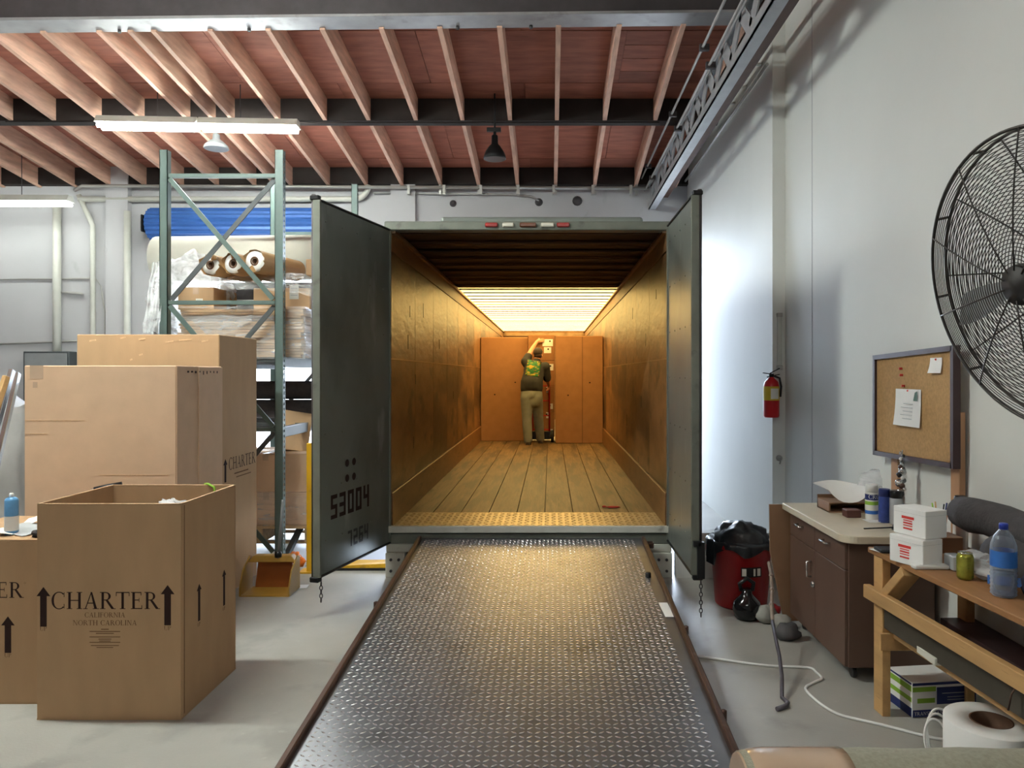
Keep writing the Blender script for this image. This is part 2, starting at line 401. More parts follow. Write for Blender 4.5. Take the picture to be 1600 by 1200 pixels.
# film and clear plastics
def film(name, dens, rough, stretch=(1, 1, 1), bump=.5, scale=7, tint=(232, 234, 236)):
    m = bpy.data.materials.new(name); m.use_nodes = True; nt = m.node_tree; N = nt.nodes; L = nt.links
    b = N['Principled BSDF']; b.inputs['Base Color'].default_value = lin(tint)+(1,); b.inputs['Roughness'].default_value = rough
    tr = N.new('ShaderNodeBsdfTransparent'); mx = N.new('ShaderNodeMixShader'); tc = N.new('ShaderNodeTexCoord')
    mp = N.new('ShaderNodeMapping'); mp.inputs['Scale'].default_value = stretch
    n = N.new('ShaderNodeTexNoise'); n.inputs['Scale'].default_value = scale; n.inputs['Detail'].default_value = 5; n.inputs['Distortion'].default_value = .6
    L.new(tc.outputs['Object'], mp.inputs[0]); L.new(mp.outputs[0], n.inputs['Vector'])
    r = N.new('ShaderNodeMapRange'); r.inputs['From Min'].default_value = .35; r.inputs['From Max'].default_value = .7
    r.inputs['To Min'].default_value = dens*.55; r.inputs['To Max'].default_value = min(1, dens*1.4)
    L.new(n.outputs['Fac'], r.inputs[0]); L.new(r.outputs[0], mx.inputs[0])
    L.new(tr.outputs[0], mx.inputs[1]); L.new(b.outputs[0], mx.inputs[2])
    bn = N.new('ShaderNodeBump'); bn.inputs['Strength'].default_value = bump; bn.inputs['Distance'].default_value = .02
    L.new(n.outputs['Fac'], bn.inputs['Height']); L.new(bn.outputs[0], b.inputs['Normal'])
    L.new(mx.outputs[0], N['Material Output'].inputs[0]); return m
m_film = film('stretch_film', .26, .22, (1, 1, 5), .4, 4)
m_filmdense = film('bubble_wrap_film', .85, .25, (1, 1, 1.4), .8, 8)
m_filmthick = film('crumpled_clear_film', .5, .2, (1, 1, 1.6), .6, 6)
def clear(name, tint, dens):
    m = bpy.data.materials.new(name); m.use_nodes = True; nt = m.node_tree; N = nt.nodes; L = nt.links
    b = N['Principled BSDF']; b.inputs['Base Color'].default_value = lin(tint)+(1,); b.inputs['Roughness'].default_value = .06
    b.inputs['Specular IOR Level'].default_value = 1.0
    tr = N.new('ShaderNodeBsdfTransparent'); tr.inputs[0].default_value = lin((222, 228, 236))+(1,)
    lw = N.new('ShaderNodeLayerWeight'); lw.inputs[0].default_value = .35
    r = N.new('ShaderNodeMapRange'); r.inputs['To Min'].default_value = dens; r.inputs['To Max'].default_value = .85
    mx = N.new('ShaderNodeMixShader'); L.new(lw.outputs['Facing'], r.inputs[0]); L.new(r.outputs[0], mx.inputs[0])
    L.new(tr.outputs[0], mx.inputs[1]); L.new(b.outputs[0], mx.inputs[2]); L.new(mx.outputs[0], N['Material Output'].inputs[0]); return m
m_pet = clear('clear_pet_plastic', (196, 206, 222), .12)
def tube_mat(name, col, st):
    m = bpy.data.materials.new(name); m.use_nodes = True; nt = m.node_tree
    e = nt.nodes.new('ShaderNodeEmission'); e.inputs[0].default_value = col+(1,); e.inputs[1].default_value = st
    nt.links.new(e.outputs[0], nt.nodes['Material Output'].inputs[0]); return m
m_tube = tube_mat('fluorescent_tube', (.93, 1.0, .93), TUBE)
m_tubebright = tube_mat('new_fluorescent_tube', (.93, 1.0, .93), TUBE*2.5)
m_tubefill = tube_mat('fill_fluorescent_tube', (.93, 1.0, .93), TUBE*.5)
m_tubedim = tube_mat('dim_fluorescent_tube', (.93, 1.0, .93), TUBE*.2)
def translucent_roof():
    m = bpy.data.materials.new('translucent_fibreglass'); m.use_nodes = True; nt = m.node_tree; N = nt.nodes; L = nt.links
    N.remove(N['Principled BSDF'])
    t = N.new('ShaderNodeBsdfTranslucent'); d = N.new('ShaderNodeBsdfDiffuse'); mx = N.new('ShaderNodeMixShader')
    tc = N.new('ShaderNodeTexCoord'); n = N.new('ShaderNodeTexNoise'); n.inputs['Scale'].default_value = 2.2
    L.new(tc.outputs['Object'], n.inputs['Vector'])
    r = N.new('ShaderNodeValToRGB'); r.color_ramp.elements[0].color = (.66, .35, .08, 1); r.color_ramp.elements[1].color = (.8, .49, .145, 1)
    L.new(n.outputs['Fac'], r.inputs[0]); L.new(r.outputs[0], t.inputs[0])
    d.inputs[0].default_value = lin((84, 58, 40))+(1,)
    mx.inputs[0].default_value = .62; L.new(d.outputs[0], mx.inputs[1]); L.new(t.outputs[0], mx.inputs[2])
    L.new(mx.outputs[0], N['Material Output'].inputs[0]); return m
m_troof = translucent_roof()

m_roofshaded = mat('shaded_roof_sheet', (70, 48, 36), .5, var=.2, dirt=((44, 32, 26), .55, 2, (1, 1, 1), .6))  # shade of the unlit near roof put into a darker sheet colour
# ================================================================== the setting
YB = 11.8                       # inner face of the dock wall
XR = 2.3; XRF = 2.175; YP = 7.27  # right wall, its thicker far stretch, the step between them
XL = -12.0; YF = -8.0
zb = lambda y: 6.373-.135*y     # underside of the rafters
PITX0, PITX1, PITY = -2.32, 1.12, 7.0
f_ = MB()
f_.box(XL, XR, YF, PITY, -.3, 0)
f_.box(XL, PITX0, PITY, YB+.3, -.3, 0); f_.box(PITX1, XR, PITY, YB+.3, -.3, 0)
struct('floor', f_, m_floor)
p_ = MB()
p_.box(PITX0, PITX1, PITY, YB+.3, -1.0, -.8); p_.box(-60, 60, YB+.3, 80, -1.0, -.8)
struct('ground', p_, m_asphalt)
p_ = MB(); p_.box(PITX0-.02, PITX0, PITY, YB+.3, -.8, -.005); p_.box(PITX0, PITX1, PITY-.02, PITY, -.8, -.005)
struct('trim_1', p_, m_wall2)
# right wall with its step, a panel joint, the low white kerb wall beside the dock
p_ = MB(); p_.box(XR, XR+.25, YF, YP, 0, 8); p_.box(XRF, XR+.25, YP, YB+.3, 0, 8)
struct('wall_right', p_, m_wall)
p_ = MB(); p_.box(XR-.003, XR, 6.52, 6.526, 0, 7.5); struct('trim_2', p_, m_wall2)
p_ = MB(); p_.box(1.12, XRF, 6.6, 6.72, 0, .40); struct('trim_3', p_, m_wall)
# dock wall: opening round the trailer, opening of the rolled-up blue door
p_ = MB()
O1, O2, H1 = -2.3, 2.05, 3.9
D1, D2, H2 = -6.12, -3.45, 3.92
for x0, x1, z0, z1 in ((XL, D1, -.0, 8), (D2, O1, 0, 8), (O2, XRF, 0, 8), (O1, O2, H1, 8), (D1, D2, H2, 8)):
    p_.box(x0, x1, YB, YB+.3, z0, z1)
# pilasters
p_.box((172-860)*YB/F, (206-860)*YB/F, YB-.12, YB, 0, 5.2)
p_.box((612-860)*YB/F, (650-860)*YB/F, YB-.08, YB, 3.9, 5.2)
struct('wall_back', p_, m_wall2)
p_ = MB(); p_.box(XL-.25, XL, YF, YB+.3, 0, 8); struct('wall_left', p_, m_wall2)
p_ = MB(); p_.box(XL, XR, YF-.25, YF, 0, 8)
struct('wall_front', p_, m_wall2)

# roof: slab over everything, deck panels, rafters and purlins below it
ceil = MB()
zr = lambda y: zb(y)+.31
ceil.hexa([(XL-.2, YF-.2, zr(YF-.2)), (XR+.2, YF-.2, zr(YF-.2)), (XR+.2, YB+.4, zr(YB+.4)), (XL-.2, YB+.4, zr(YB+.4))],
          [(XL-.2, YF-.2, zr(YF-.2)+.2), (XR+.2, YF-.2, zr(YF-.2)+.2), (XR+.2, YB+.4, zr(YB+.4)+.2), (XL-.2, YB+.4, zr(YB+.4)+.2)])
ceiling = struct('ceiling', ceil, m_deck)
def slab(x0, x1, y0, y1, dz0, dz1):
    return MB().hexa([(x0, y0, zb(y0)+dz0), (x1, y0, zb(y0)+dz0), (x1, y1, zb(y1)+dz0), (x0, y1, zb(y1)+dz0)],
                     [(x0, y0, zb(y0)+dz1), (x1, y0, zb(y0)+dz1), (x1, y1, zb(y1)+dz1), (x0, y1, zb(y1)+dz1)])
YM0, YM1 = 9.563, 9.70
sx = .9516
RX = [-9.13, -8.52, -7.91, -7.30, -6.72, -6.1, -5.52, -4.9, -4.557, -4.30, -3.68, -3.05, -2.46, -1.82, -1.19, -.546, .087, .736, 1.42, 2.08]
for bay in (0, 1):
    for x in RX:
        x = x*sx
        y0, y1 = (7.56-.0227*x, YM0) if bay == 0 else (YM1, YB)
        obj('rafter', slab(x-.026, x+.026, y0, y1, 0, .28), m_rafter, ceiling, W=True)
JY = [7.0, 8.10, 9.19, 10.29, 11.38, 12.1]
for j in range(5):
    x = -9.6 + (j % 2)*1.16
    while x < XR:
        x1 = min(x+2.32, XR)
        if j == 1 and x > -.9:
            for q in range(4):
                y0 = JY[1]+q*.2725
                obj('deck_board', slab(max(x, -.52), x1-.004, y0+.006, y0+.2665, .281+.004*random.random(), .306), m_deck, ceiling)
            if x < -.52: obj('deck_panel', slab(x, -.525, JY[j]+.006, JY[j+1]-.006, .283, .306), m_deck, ceiling)
        else:
            obj('deck_panel', slab(x+.003, x1-.003, JY[j]+.007, JY[j+1]-.007, .281+.005*random.random(), .306), m_deck, ceiling)
        x = x1
obj('purlin', slab(XL, XR, YM0, YM1, -.005, .28), m_purlin, ceiling)
obj('purlin', slab(XL, XR, YB-.09, YB-.002, .02, .29), m_purlin, ceiling)
# two thin cables clipped under the purlin
p_ = MB(); p_.tube([(-7, YM0-.02, zb(YM0)-.02), (-3, YM0-.02, zb(YM0)-.035), (1.4, YM0-.02, zb(YM0)-.03)], .012, 6)
obj('cable', p_, m_purlin, ceiling)
# rafter hangers on the dock wall
for x in RX:
    if -2.2 < x < 1.6:
        p_ = MB(); p_.box(x*sx-.02, x*sx+.02, YB-.14, YB-.09, zb(YB)-.14, zb(YB)+.01)
        obj('hanger', p_, m_conduit, ceiling)
# the nearest steel beam
bm_ = MB(); L_ = 9.5
p_ = MB(); p_.box(-L_, 2.2, -.14, .14, 0, .03); p_.box(-L_, 2.2, -.012, .012, .03, .5)
beam = thing('steel_beam', 'grey steel roof beam nearest the camera with lit bottom flange', 'beam', (0, 7.47, 5.365), math.radians(-1.3))
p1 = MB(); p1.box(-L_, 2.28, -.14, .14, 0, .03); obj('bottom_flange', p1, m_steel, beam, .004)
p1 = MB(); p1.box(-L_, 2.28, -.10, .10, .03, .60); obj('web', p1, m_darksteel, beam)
for x in (-4.45, -3.1, -.95, -.2, -6.2):
    p1 = MB(); p1.lathe([(.018, -.03), (.018, 0)], 6, Matrix.Translation((x, .09, 0))); obj('bolt', p1, m_darksteel, beam)

# ---- steel joist along the right wall, with rods clipped beside it
jo = thing('steel_joist', 'grey open-web steel joist running along the top of the right wall', 'joist', (1.58, 8, 4.43))
jx, jz0, jz1, jy0, jy1 = 1.57, 4.43, 4.86, 2.6, YB
p1 = MB(); p1.box(jx-.015, jx+.10, jy0, jy1, jz0, jz0+.012); p1.box(jx-.015, jx, jy0, jy1, jz0, jz0+.09); obj('bottom_chord', p1, m_joist, jo, W=True)
p1 = MB(); p1.box(jx-.015, jx+.10, jy0, jy1, jz1-.012, jz1); p1.box(jx-.015, jx, jy0, jy1, jz1-.09, jz1); obj('top_chord', p1, m_joist, jo, W=True)
y = jy0; k = 0
while y+.32 < jy1:
    a, b = (jz0+.08, jz1-.05) if k % 2 == 0 else (jz1-.05, jz0+.08)
    p1 = MB(); p1.bar((jx, y, a), (jx, y+.32, b), .012, .15, up=(0, 1, 0)); obj('web_bar', p1, m_joist, jo, W=True)
    y += .32; k += 1
p1 = MB(); p1.box(jx+.14, jx+.30, 2.6, YB, 4.62, 4.82); o = obj('timber_ledger', p1, mat('brown_ledger', (86, 62, 54), .7, var=.15), None)
tag(o, 'brown timber ledger between the grey steel joist and the white wall pipe', 'ledger')
for dx, dz, nm in ((-.13, .47, 'upper'), (-.07, .30, 'lower')):
    p1 = MB(); p1.tube([(jx+dx, 2.6, 4.43+dz), (jx+dx, YB-.02, 4.43+dz)], .014, 8)
    t = thing('conduit', 'thin pinkish conduit clipped along the grey steel joist, '+nm+' of the two', 'conduit', (jx+dx, 8, 4.43+dz), group='conduits along the joist')
    obj('pipe', p1, m_conduit, t, W=True)
    for yy in (5.6, 7.0, 8.8, 11.0):
        p1 = MB(); p1.box(jx+dx-.03, jx+dx+.06, yy, yy+.04, 4.43+dz-.03, 4.43+dz+.03); obj('clamp', p1, m_darksteel, t, W=True)
t = thing('wall_pipe', 'white painted pipe running high along the right wall', 'pipe', (2.06, 8, 5.0))
p1 = MB(); p1.tube([(2.06, 4, 5.0), (2.06, YB-.02, 5.0)], .035, 12); obj('pipe', p1, m_pipe, t, W=True)
for yy in (7.6, 8.2, 8.7):
    p1 = MB(); p1.tube([(2.06, yy, 5.0), (2.06, yy+.09, 5.0)], .042, 12); p1.box(2.06, XRF, yy+.02, yy+.06, 4.99, 5.01); obj('coupling', p1, m_pipe, t, W=True)
p1 = MB(); p1.tube([(2.13, 7.3, 4.86), (2.13, YB-.02, 4.86)], .018, 8)
tag(obj('wall_conduit', p1, m_conduit), 'slim conduit just below the white pipe on the right wall', 'conduit')

# ---- pipes on the dock wall
t = thing('long_conduit', 'galvanised conduit running level across the dock wall below the rafter ends', 'conduit', (-2.5, YB-.15, 4.72))
zc = P(500, 297, YB).z
p1 = MB(); p1.tube([(P(122, 0, YB).x, YB-.08, zc-.02), (P(138, 0, YB).x, YB-.15, zc+.03), (jx-.02, YB-.15, zc-.01)], .028, 10); obj('pipe', p1, m_conduit, t, W=True)
for px in (640, 695, 752, 810, 865, 926, 985):
    p1 = MB(); q = P(px, 300, YB-.1); p1.box(q.x-.02, q.x+.02, YB-.19, YB-.11, zc-.11, zc+.035); obj('strap', p1, m_conduit, t, W=True)
p1 = MB(); z2 = P(500, 313, YB).z
pts = [(P(128, 0, YB).x, YB-.08, z2), (P(555, 0, YB).x, YB-.08, z2)]
for k in range(7):
    a = k/6*PI/2; pts.append((P(556, 0, YB).x+.22*math.sin(a), YB-.08, z2+.22*(1-math.cos(a))))
p1.tube(pts, .045, 10)
tag(obj('bent_pipe', p1, m_pipe), 'thick white pipe on the dock wall bending upward above the left trailer door', 'pipe')
p1 = MB(); z3 = P(500, 305, YB).z
p1.tube([(P(585, 0, YB).x, YB-.05, z3+.02), (P(800, 0, YB).x, YB-.05, z3), (P(830, 0, YB).x, YB-.05, z3-.03), (P(842, 0, YB).x, YB-.04, z3-.1)], .014, 8)
tag(obj('thin_wire_conduit', p1, m_conduit), 'thin conduit curving down on the dock wall above the trailer roof', 'conduit')
def stain(px, py, r, seed):
    mb = MB(); q = P(px, py, YB); n = 14
    mb.add([(q.x+r*math.cos(2*PI*k/n)*(.6+.6*random.random()), YB-.004, q.z+r*math.sin(2*PI*k/n)*(.6+.6*random.random())) for k in range(n)], [tuple(range(n))[::-1]])
    return mb
for px, py, r, lb in ((708, 318, .07, 'left of the three dark patches on the dock wall above the trailer'), (842, 316, .08, 'middle of the three dark patches on the dock wall above the trailer'), (902, 314, .1, 'right of the three dark patches on the dock wall above the trailer')):
    mb = MB(); q = P(px, py, YB); mb.lathe([(r*.8, 0), (r*.5, .03), (.02, .05)], 12, frame((q.x, YB, q.z), (1, 0, 0), (0, 0, 1)))
    tag(obj('wall_plate', mb, m_darksteel), lb, 'wall plate')
# left end of the dock wall: uprights and thin lines
def vpipe(px, py0, py1, r, lb, m=m_pipe, Y=YB-.08, bend=None):
    a = P(px, py0, Y); b = P(px, py1, Y)
    pts = [tuple(a), tuple(b)] if not bend else [tuple(P(*bend, Y)), tuple(a), tuple(b)]
    mb = MB(); mb.tube(pts, r, 10); return tag(obj('upright_pipe', mb, m), lb, 'pipe')
vpipe(89, 322, 565, .06, 'thick white upright pipe on the dock wall above the grey electrical box')
vpipe(145, 352, 700, .04, 'white upright pipe on the dock wall that bends over at its top', bend=(123, 305))
vpipe(199, 330, 700, .05, 'bright white upright pipe on the dock wall beside the blue roller door', Y=YB-.18)
mb = MB()
mb.tube([P(0, 437, YB-.03), P(150, 435, YB-.03), P(158, 448, YB-.03), P(164, 490, YB-.03), P(164, 700, YB-.03)], .012, 6)
tag(obj('wall_cable', mb, m_conduit), 'grey cable on the dock wall crossing both white uprights and dropping', 'cable')
mb = MB(); mb.tube([P(-60, 540, YB-.03), P(120, 533, YB-.03), P(200, 532, YB-.03)], .014, 6)
tag(obj('low_cable', mb, m_conduit), 'dark cable sagging along the dock wall just above the electrical box', 'cable')
mb = MB(); mb.tube([P(85, 456, YB-.05), P(128, 459, YB-.05)], .02, 8); mb.tube([P(128, 459, YB-.2), P(128, 459, YB)], .018, 8)
tag(obj('pipe_bracket', mb, m_conduit), 'small bracket sticking out from the thick white upright pipe', 'bracket')
t = thing('electrical_box', 'grey electrical box on the dock wall behind the tall cartons', 'electrical box', P(70, 700, YB-.16))
q0, q1 = P(36, 549, YB-.2), P(108, 700, YB-.2)
mb = MB(); mb.box(q0.x, q1.x, YB-.2, YB, q1.z, q0.z); obj('case', mb, m_rackdark, t, .008, W=True)
mb = MB(); mb.box(q0.x+.03, q1.x-.03, YB-.215, YB-.2, q1.z+.03, q0.z-.03); obj('cover', mb, m_grey, t, .006, W=True)

# ---- blue rolled-up door above the second opening (door_1)
zc_, rc = P(0, 352, 11.55).z, .245
x0, x1 = -6.18, -3.4
door = bpy.data.objects.new('door_1', None); COL.objects.link(door); door.location = (-4.8, 11.53, zc_-rc); WM['door_1'] = Matrix.Translation(door.location); door['kind'] = 'structure'
n = 22; prof = []
for k in range(n):
    mb = MB(); a0 = 2*PI*k/n; a1 = 2*PI*(k+1)/n; am = (a0+a1)/2
    pt = [(rc*math.cos(a0), rc*math.sin(a0)), ((rc+.018)*math.cos(am), (rc+.018)*math.sin(am)), (rc*math.cos(a1), rc*math.sin(a1)), ((rc-.04)*math.cos(a1), (rc-.04)*math.sin(a1)), ((rc-.04)*math.cos(a0), (rc-.04)*math.sin(a0))]
    mb.prism(pt, x1-x0, frame((x0, 11.53, zc_), (0, 1, 0), (0, 0, 1)))
    obj('slat', mb, m_blue, door, W=True)
mb = MB(); mb.tube([(x0-.16, 11.53, zc_), (x1+.1, 11.53, zc_)], .05, 10); obj('axle', mb, m_darksteel, door, W=True)
mb = MB(); mb.box(x0-.12, x0-.09, 11.4, YB, zc_-.12, zc_+.14); mb.box(x0-.16, x0-.05, 11.47, 11.6, zc_-.06, zc_+.06); obj('bracket', mb, m_blackmetal, door, .01, W=True)
mb = MB(); mb.box(x0, x1, 11.66, 11.70, zc_-rc-.16, zc_-rc+.02); obj('bottom_rail', mb, m_steel, door, W=True)
for xx in (x0+.02, x1-.06):
    mb = MB(); mb.box(xx-.05, xx+.03, 11.62, YB, 0, zc_-.1); obj('guide_track', mb, m_rackdark, door, W=True)

# ---- yard outside: a white building with dark windows
t = thing('neighbouring_building', 'pale building with dark windows seen outside through the rack', 'building', (-10, 32, -.8))
mb = MB(); mb.box(-26, -1, 32, 40, -.8, 5.2); obj('wall', mb, m_wall, t, W=True)
for px, py, ww in ((450, 608, 1.0), (485, 609, 1.0), (415, 608, 1.0), (380, 608, 1.0)):
    q = P(px, py, 31.95); mb = MB(); mb.box(q.x-ww*.4, q.x+ww*.4, 31.94, 32.05, q.z-.2, q.z+.2); obj('window', mb, m_window, t, W=True)

# ---- lamps
def fluorescent(cx, cy, cz, rz, label, seg=2.44, wires=True, group=None, tm=None):
    t = thing('fluorescent_light', label, 'light', (cx, cy, cz), rz, group)
    for s in (-1, 1):
        mb = MB(); mb.prism([(-.10, -.02), (.10, -.02), (.05, .07), (-.05, .07)], 1.2, frame((s*.61-.6, 0, .02), (0, 1, 0), (0, 0, 1))); obj('housing', mb, m_pipe, t)
        for d in (-.055, .055):
            mb = MB(); mb.tube([(s*.61-.58, d, -.035), (s*.61+.58, d, -.035)], .028, 8); obj('tube', mb, tm or m_tube, t)
        if wires:
            top = zb(cy)+.285
            mb = MB(); mb.tube([(s*.5, 0, .08), (s*.5, 0, top-cz)], .006, 5); obj('hanging_wire', mb, m_darksteel, t)
    return t
q = P(311, 200, 9.2)
fluorescent(q.x, 9.2, q.z+.03, math.radians(3.2), 'long lit fluorescent fixture hanging under the dark purlin above the rack')
q = P(110, 318, 10.9)
fluorescent(q.x-1.22, 10.9, q.z+.03, math.radians(1), 'lit fluorescent fixture at the left edge of the photo before the dock wall', tm=m_tubedim)
fluorescent(-3.5, 4.05, 5.15, 0, 'lit fluorescent fixture overhead out of view above the cartons', group='fixtures overhead out of view', tm=m_tubebright)
fluorescent(-.3, -1.2, 5.15, 0, 'added fluorescent fill fixture overhead, out of view behind the ramp', group='fixtures overhead out of view', tm=m_tubefill)  # unseen fill lamp, added to brighten the faces towards the camera
fluorescent(-8.2, 4.3, 5.15, 0, 'added fluorescent fixture overhead, out of view far to the left', group='fixtures overhead out of view', tm=m_tubedim)  # unseen lamp added for more light on the left side
# hanging dome lamps
def dome(px, py_top, py_rim, Y, m, label, r):
    a = P(px, py_top, Y); b = P(px, py_rim, Y); h = a.z-b.z
    t = thing('dome_lamp', label, 'lamp', tuple(b))
    mb = MB(); mb.lathe([(r*.94, 0), (r, .01), (r*.93, .1*h+.02), (r*.8, .28*h), (r*.5, .47*h), (r*.3, .55*h), (r*.27, .85*h), (r*.2, .88*h)], 24); obj('shade', mb, m, t)
    mb = MB(); mb.lathe([(r*.9, .005), (r*.6, .06), (.01, .07)], 20); obj('bulb', mb, m_pipe, t)
    mb = MB(); mb.tube([(0, 0, h*.86), (0, 0, h*1.02)], .018, 8); mb.box(-.10, .08, -.02, .02, h*1.0, h*1.0+.05); mb.tube([(0, 0, h), (0, 0, max(h+.06, zb(Y)+.285-b.z))], .012, 6); obj('stem', mb, m_blackmetal, t)
dome(773, 206, 249, 9.45, m_blackmetal, 'black bell-shaped lamp hanging under the purlin above the trailer', .145)
dome(338, 206, 233, 9.9, m_grey, 'pale grey dome lamp just behind the lit fluorescent fixture', .16)
# ================================================================== trailer
TY0, TY1 = 6.67, 22.6; TX0, TX1 = -1.437, 1.052; TF, TC = .444, 3.10
tr = thing('trailer', 'long box trailer backed into the dock with both rear doors open', 'trailer', (-.19, TY0, -.8))
T = lambda nm, mb, m, p=tr, **k: obj(nm, mb, m, p, W=True, **k)
# floor
nP = 9; pw = (TX1-TX0)/nP
me = None
for i in range(nP):
    mb = MB(); mb.box(TX0+i*pw+.004, TX0+(i+1)*pw-.004, 7.33, TY1, TF-.04+.003*random.random(), TF+.002*random.random()); T('floor_plank', mb, m_plank)
mb = MB(); mb.box(TX0, TX1, TY0+.02, TY1, TF-.12, TF-.045); T('floor_pan', mb, m_darksteel)
mb = MB(); mb.box(TX0, TX1, TY0-.01, 7.325, TF-.04, TF+.004); th_ = T('threshold_plate', mb, m_treadplate)
mb = MB()
for i in range(40):
    for j in range(10):
        x = TX0+.04+i*.062; y = TY0+.04+j*.062; s = 1 if (i+j) % 2 else -1
        mb.bar((x-.016, y-.016*s, TF+.005), (x+.016, y+.016*s, TF+.005), .010, .004)
T('raised_treads', mb, m_treadplate, th_, kind='stuff')
mb = MB(); mb.box(TX0-.035, TX1+.035, TY0-.05, TY0-.01, TF-.05, TF+.012); T('sill', mb, m_twhite, bevel=.006)
mb = MB(); mb.box(TX0-.035, TX1+.035, TY0-.03, TY0+.02, TF-.15, TF-.06); T('sill_beam', mb, m_tframe, bevel=.006)
# side walls: plywood panels in two rows, scuff band, rails, outer skin
ZS = 1.95
for side, xf, xb in ((-1, TX0, TX0-.012), (1, TX1, TX1+.012)):
    y = TY0; k = 0
    while y < TY1-.01:
        y1 = min(y+1.22, TY1)
        for z0, z1 in ((.75, ZS), (ZS, 2.92)):
            mb = MB(); mb.box(min(xf, xb), max(xf, xb), y+.003, y1-.003, z0+.003, z1-.003); T('plywood_panel', mb, m_ply)
        y = y1
    mb = MB(); xx = sorted((xf-side*.022, xb)); mb.box(xx[0], xx[1], TY0, TY1, TF, .745); T('scuff_band', mb, m_scuff, bevel=.004)
    mb = MB(); xx = sorted((xf-side*.006, xb)); mb.box(xx[0], xx[1], TY0, TY1, ZS-.006, ZS+.006); T('seam_strip', mb, m_rail)
    mb = MB(); xx = sorted((xf-side*.012, xb)); mb.box(xx[0], xx[1], TY0, TY1, 2.92, 3.08); T('top_rail', mb, m_scuff)
    mb = MB(); xx = sorted((xf-side*.045, xb)); mb.box(xx[0], xx[1], TY0, TY1, 3.08, 3.11); T('roof_rail', mb, m_rail)
    mb = MB(); xx = sorted((xb+side*.001, xb+side*.028)); mb.box(xx[0], xx[1], TY0, TY1, TF-.15, 3.16); T('side_skin', mb, m_alu)
# scattered dark gouges in the plywood
for side, xf, pts in ((-1, TX0, ((7.6, 2.45), (8.4, 2.55), (7.9, 1.75), (9.6, 2.2), (7.5, 2.15), (11, 1.5), (7.8, 1.1))), (1, TX1, ((7.4, 2.6), (8.2, 2.2), (9.5, 2.6), (8.6, 1.5), (10.2, 1.2)))):
    for y, z in pts:
        mb = MB(); xx = sorted((xf-side*.003, xf+side*.004)); mb.box(xx[0], xx[1], y-.012, y+.012, z-.09*random.uniform(.4, 1.1), z+.06); T('lashing_slot', mb, m_black)
# front end
mb = MB(); mb.box(TX0, TX1, TY1-.02, TY1, TF, 3.17); T('front_wall', mb, m_scuff)
mb = MB(); mb.box(TX0, TX1, TY1-.06, TY1-.02, 2.98, 3.08); T('front_rail', mb, m_rail)
# roof: bows and translucent sheets; the near ones carry painted shade
y = TY0+.25
while y < TY1:
    mb = MB(); mb.prism([(-.036, .03), (-.022, .017), (.022, .017), (.036, .03)], TX1-TX0-.08, frame((TX0+.04, y, TC-.005), (0, 1, 0), (0, 0, 1))); T('roof_bow', mb, m_bow)
    y += .5
y = TY0
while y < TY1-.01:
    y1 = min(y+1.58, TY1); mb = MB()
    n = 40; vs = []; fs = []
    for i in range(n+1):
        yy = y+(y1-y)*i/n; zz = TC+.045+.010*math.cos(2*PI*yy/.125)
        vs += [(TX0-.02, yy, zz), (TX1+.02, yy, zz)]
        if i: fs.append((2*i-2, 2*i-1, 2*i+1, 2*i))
    mb.add(vs, fs, True); T('roof_sheet', mb, m_roofshaded if y1 < 11.5 else m_troof); y = y1
# header with lamps, a fairing strip on the roof edge behind it
mb = MB(); mb.box(TX0-.05, TX1+.05, TY0-.03, TY0+.10, 3.10, 3.18); hd = T('header', mb, m_tframe, bevel=.008)
for px0, px1, m in ((758, 778, m_red_lens), (785, 803, m_clear_lens), (812, 838, m_amber_lens), (845, 866, m_clear_lens), (870, 890, m_red_lens)):
    a = P(px0, 349, TY0-.03); b = P(px1, 349, TY0-.03)
    mb = MB(); mb.box(a.x, b.x, TY0-.05, TY0-.03, 3.125, 3.165); T('marker_lamp', mb, m, hd, bevel=.008)
a = P(688, 340, 7.0); b = P(1005, 340, 7.0)
mb = MB(); mb.box(a.x, b.x, 7.0, 7.3, 3.16, 3.30); T('roof_fairing', mb, m_tdoor, bevel=.03, seg=3)
for x in (TX0-.05, TX1+.03):
    mb = MB(); mb.box(x, x+.02, TY0-.02, TY0+.06, TF-.1, 3.12); T('corner_post', mb, m_tframe)
# rear bumper frames with round lamps either side of the ramp
for s, x0, x1 in ((-1, -1.47, -1.14), (1, .82, 1.085)):
    mb = MB(); mb.box(x0, x1, TY0-.03, TY0+.05, .22, TF-.15); mb.box(x0 if s < 0 else x1-.17, (x0+.17) if s < 0 else x1, TY0-.06, TY0+.08, .0, .22)
    mb.box(x0, x1, TY0-.03, TY0+.08, -.03, .01)
    bf = T('bumper_frame', mb, m_twhite, bevel=.006)
    mb = MB(); mb.box(x0, x1, TY0+.05, TY0+.07, .0, .24); T('lamp_panel', mb, m_rackdark, bf)
    cx = (x0+.24) if s < 0 else (x0+.04)
    mb = MB(); mb.lathe([(.075, 0), (.075, .025), (.06, .035), (.0, .04)], 20, frame((cx, TY0+.05, .11), (1, 0, 0), (0, 0, 1))); T('round_lamp', mb, m_amber_lens, bf)
    xh = x0+.085 if s < 0 else x1-.085
    for k in range(4):
        mb = MB(); mb.lathe([(.013, 0), (.013, .012)], 8, frame((xh+(-.035 if k % 2 else .035), TY0-.06, .06+.10*(k//2)), (1, 0, 0), (0, 0, 1))); T('bolt', mb, m_darksteel, bf)
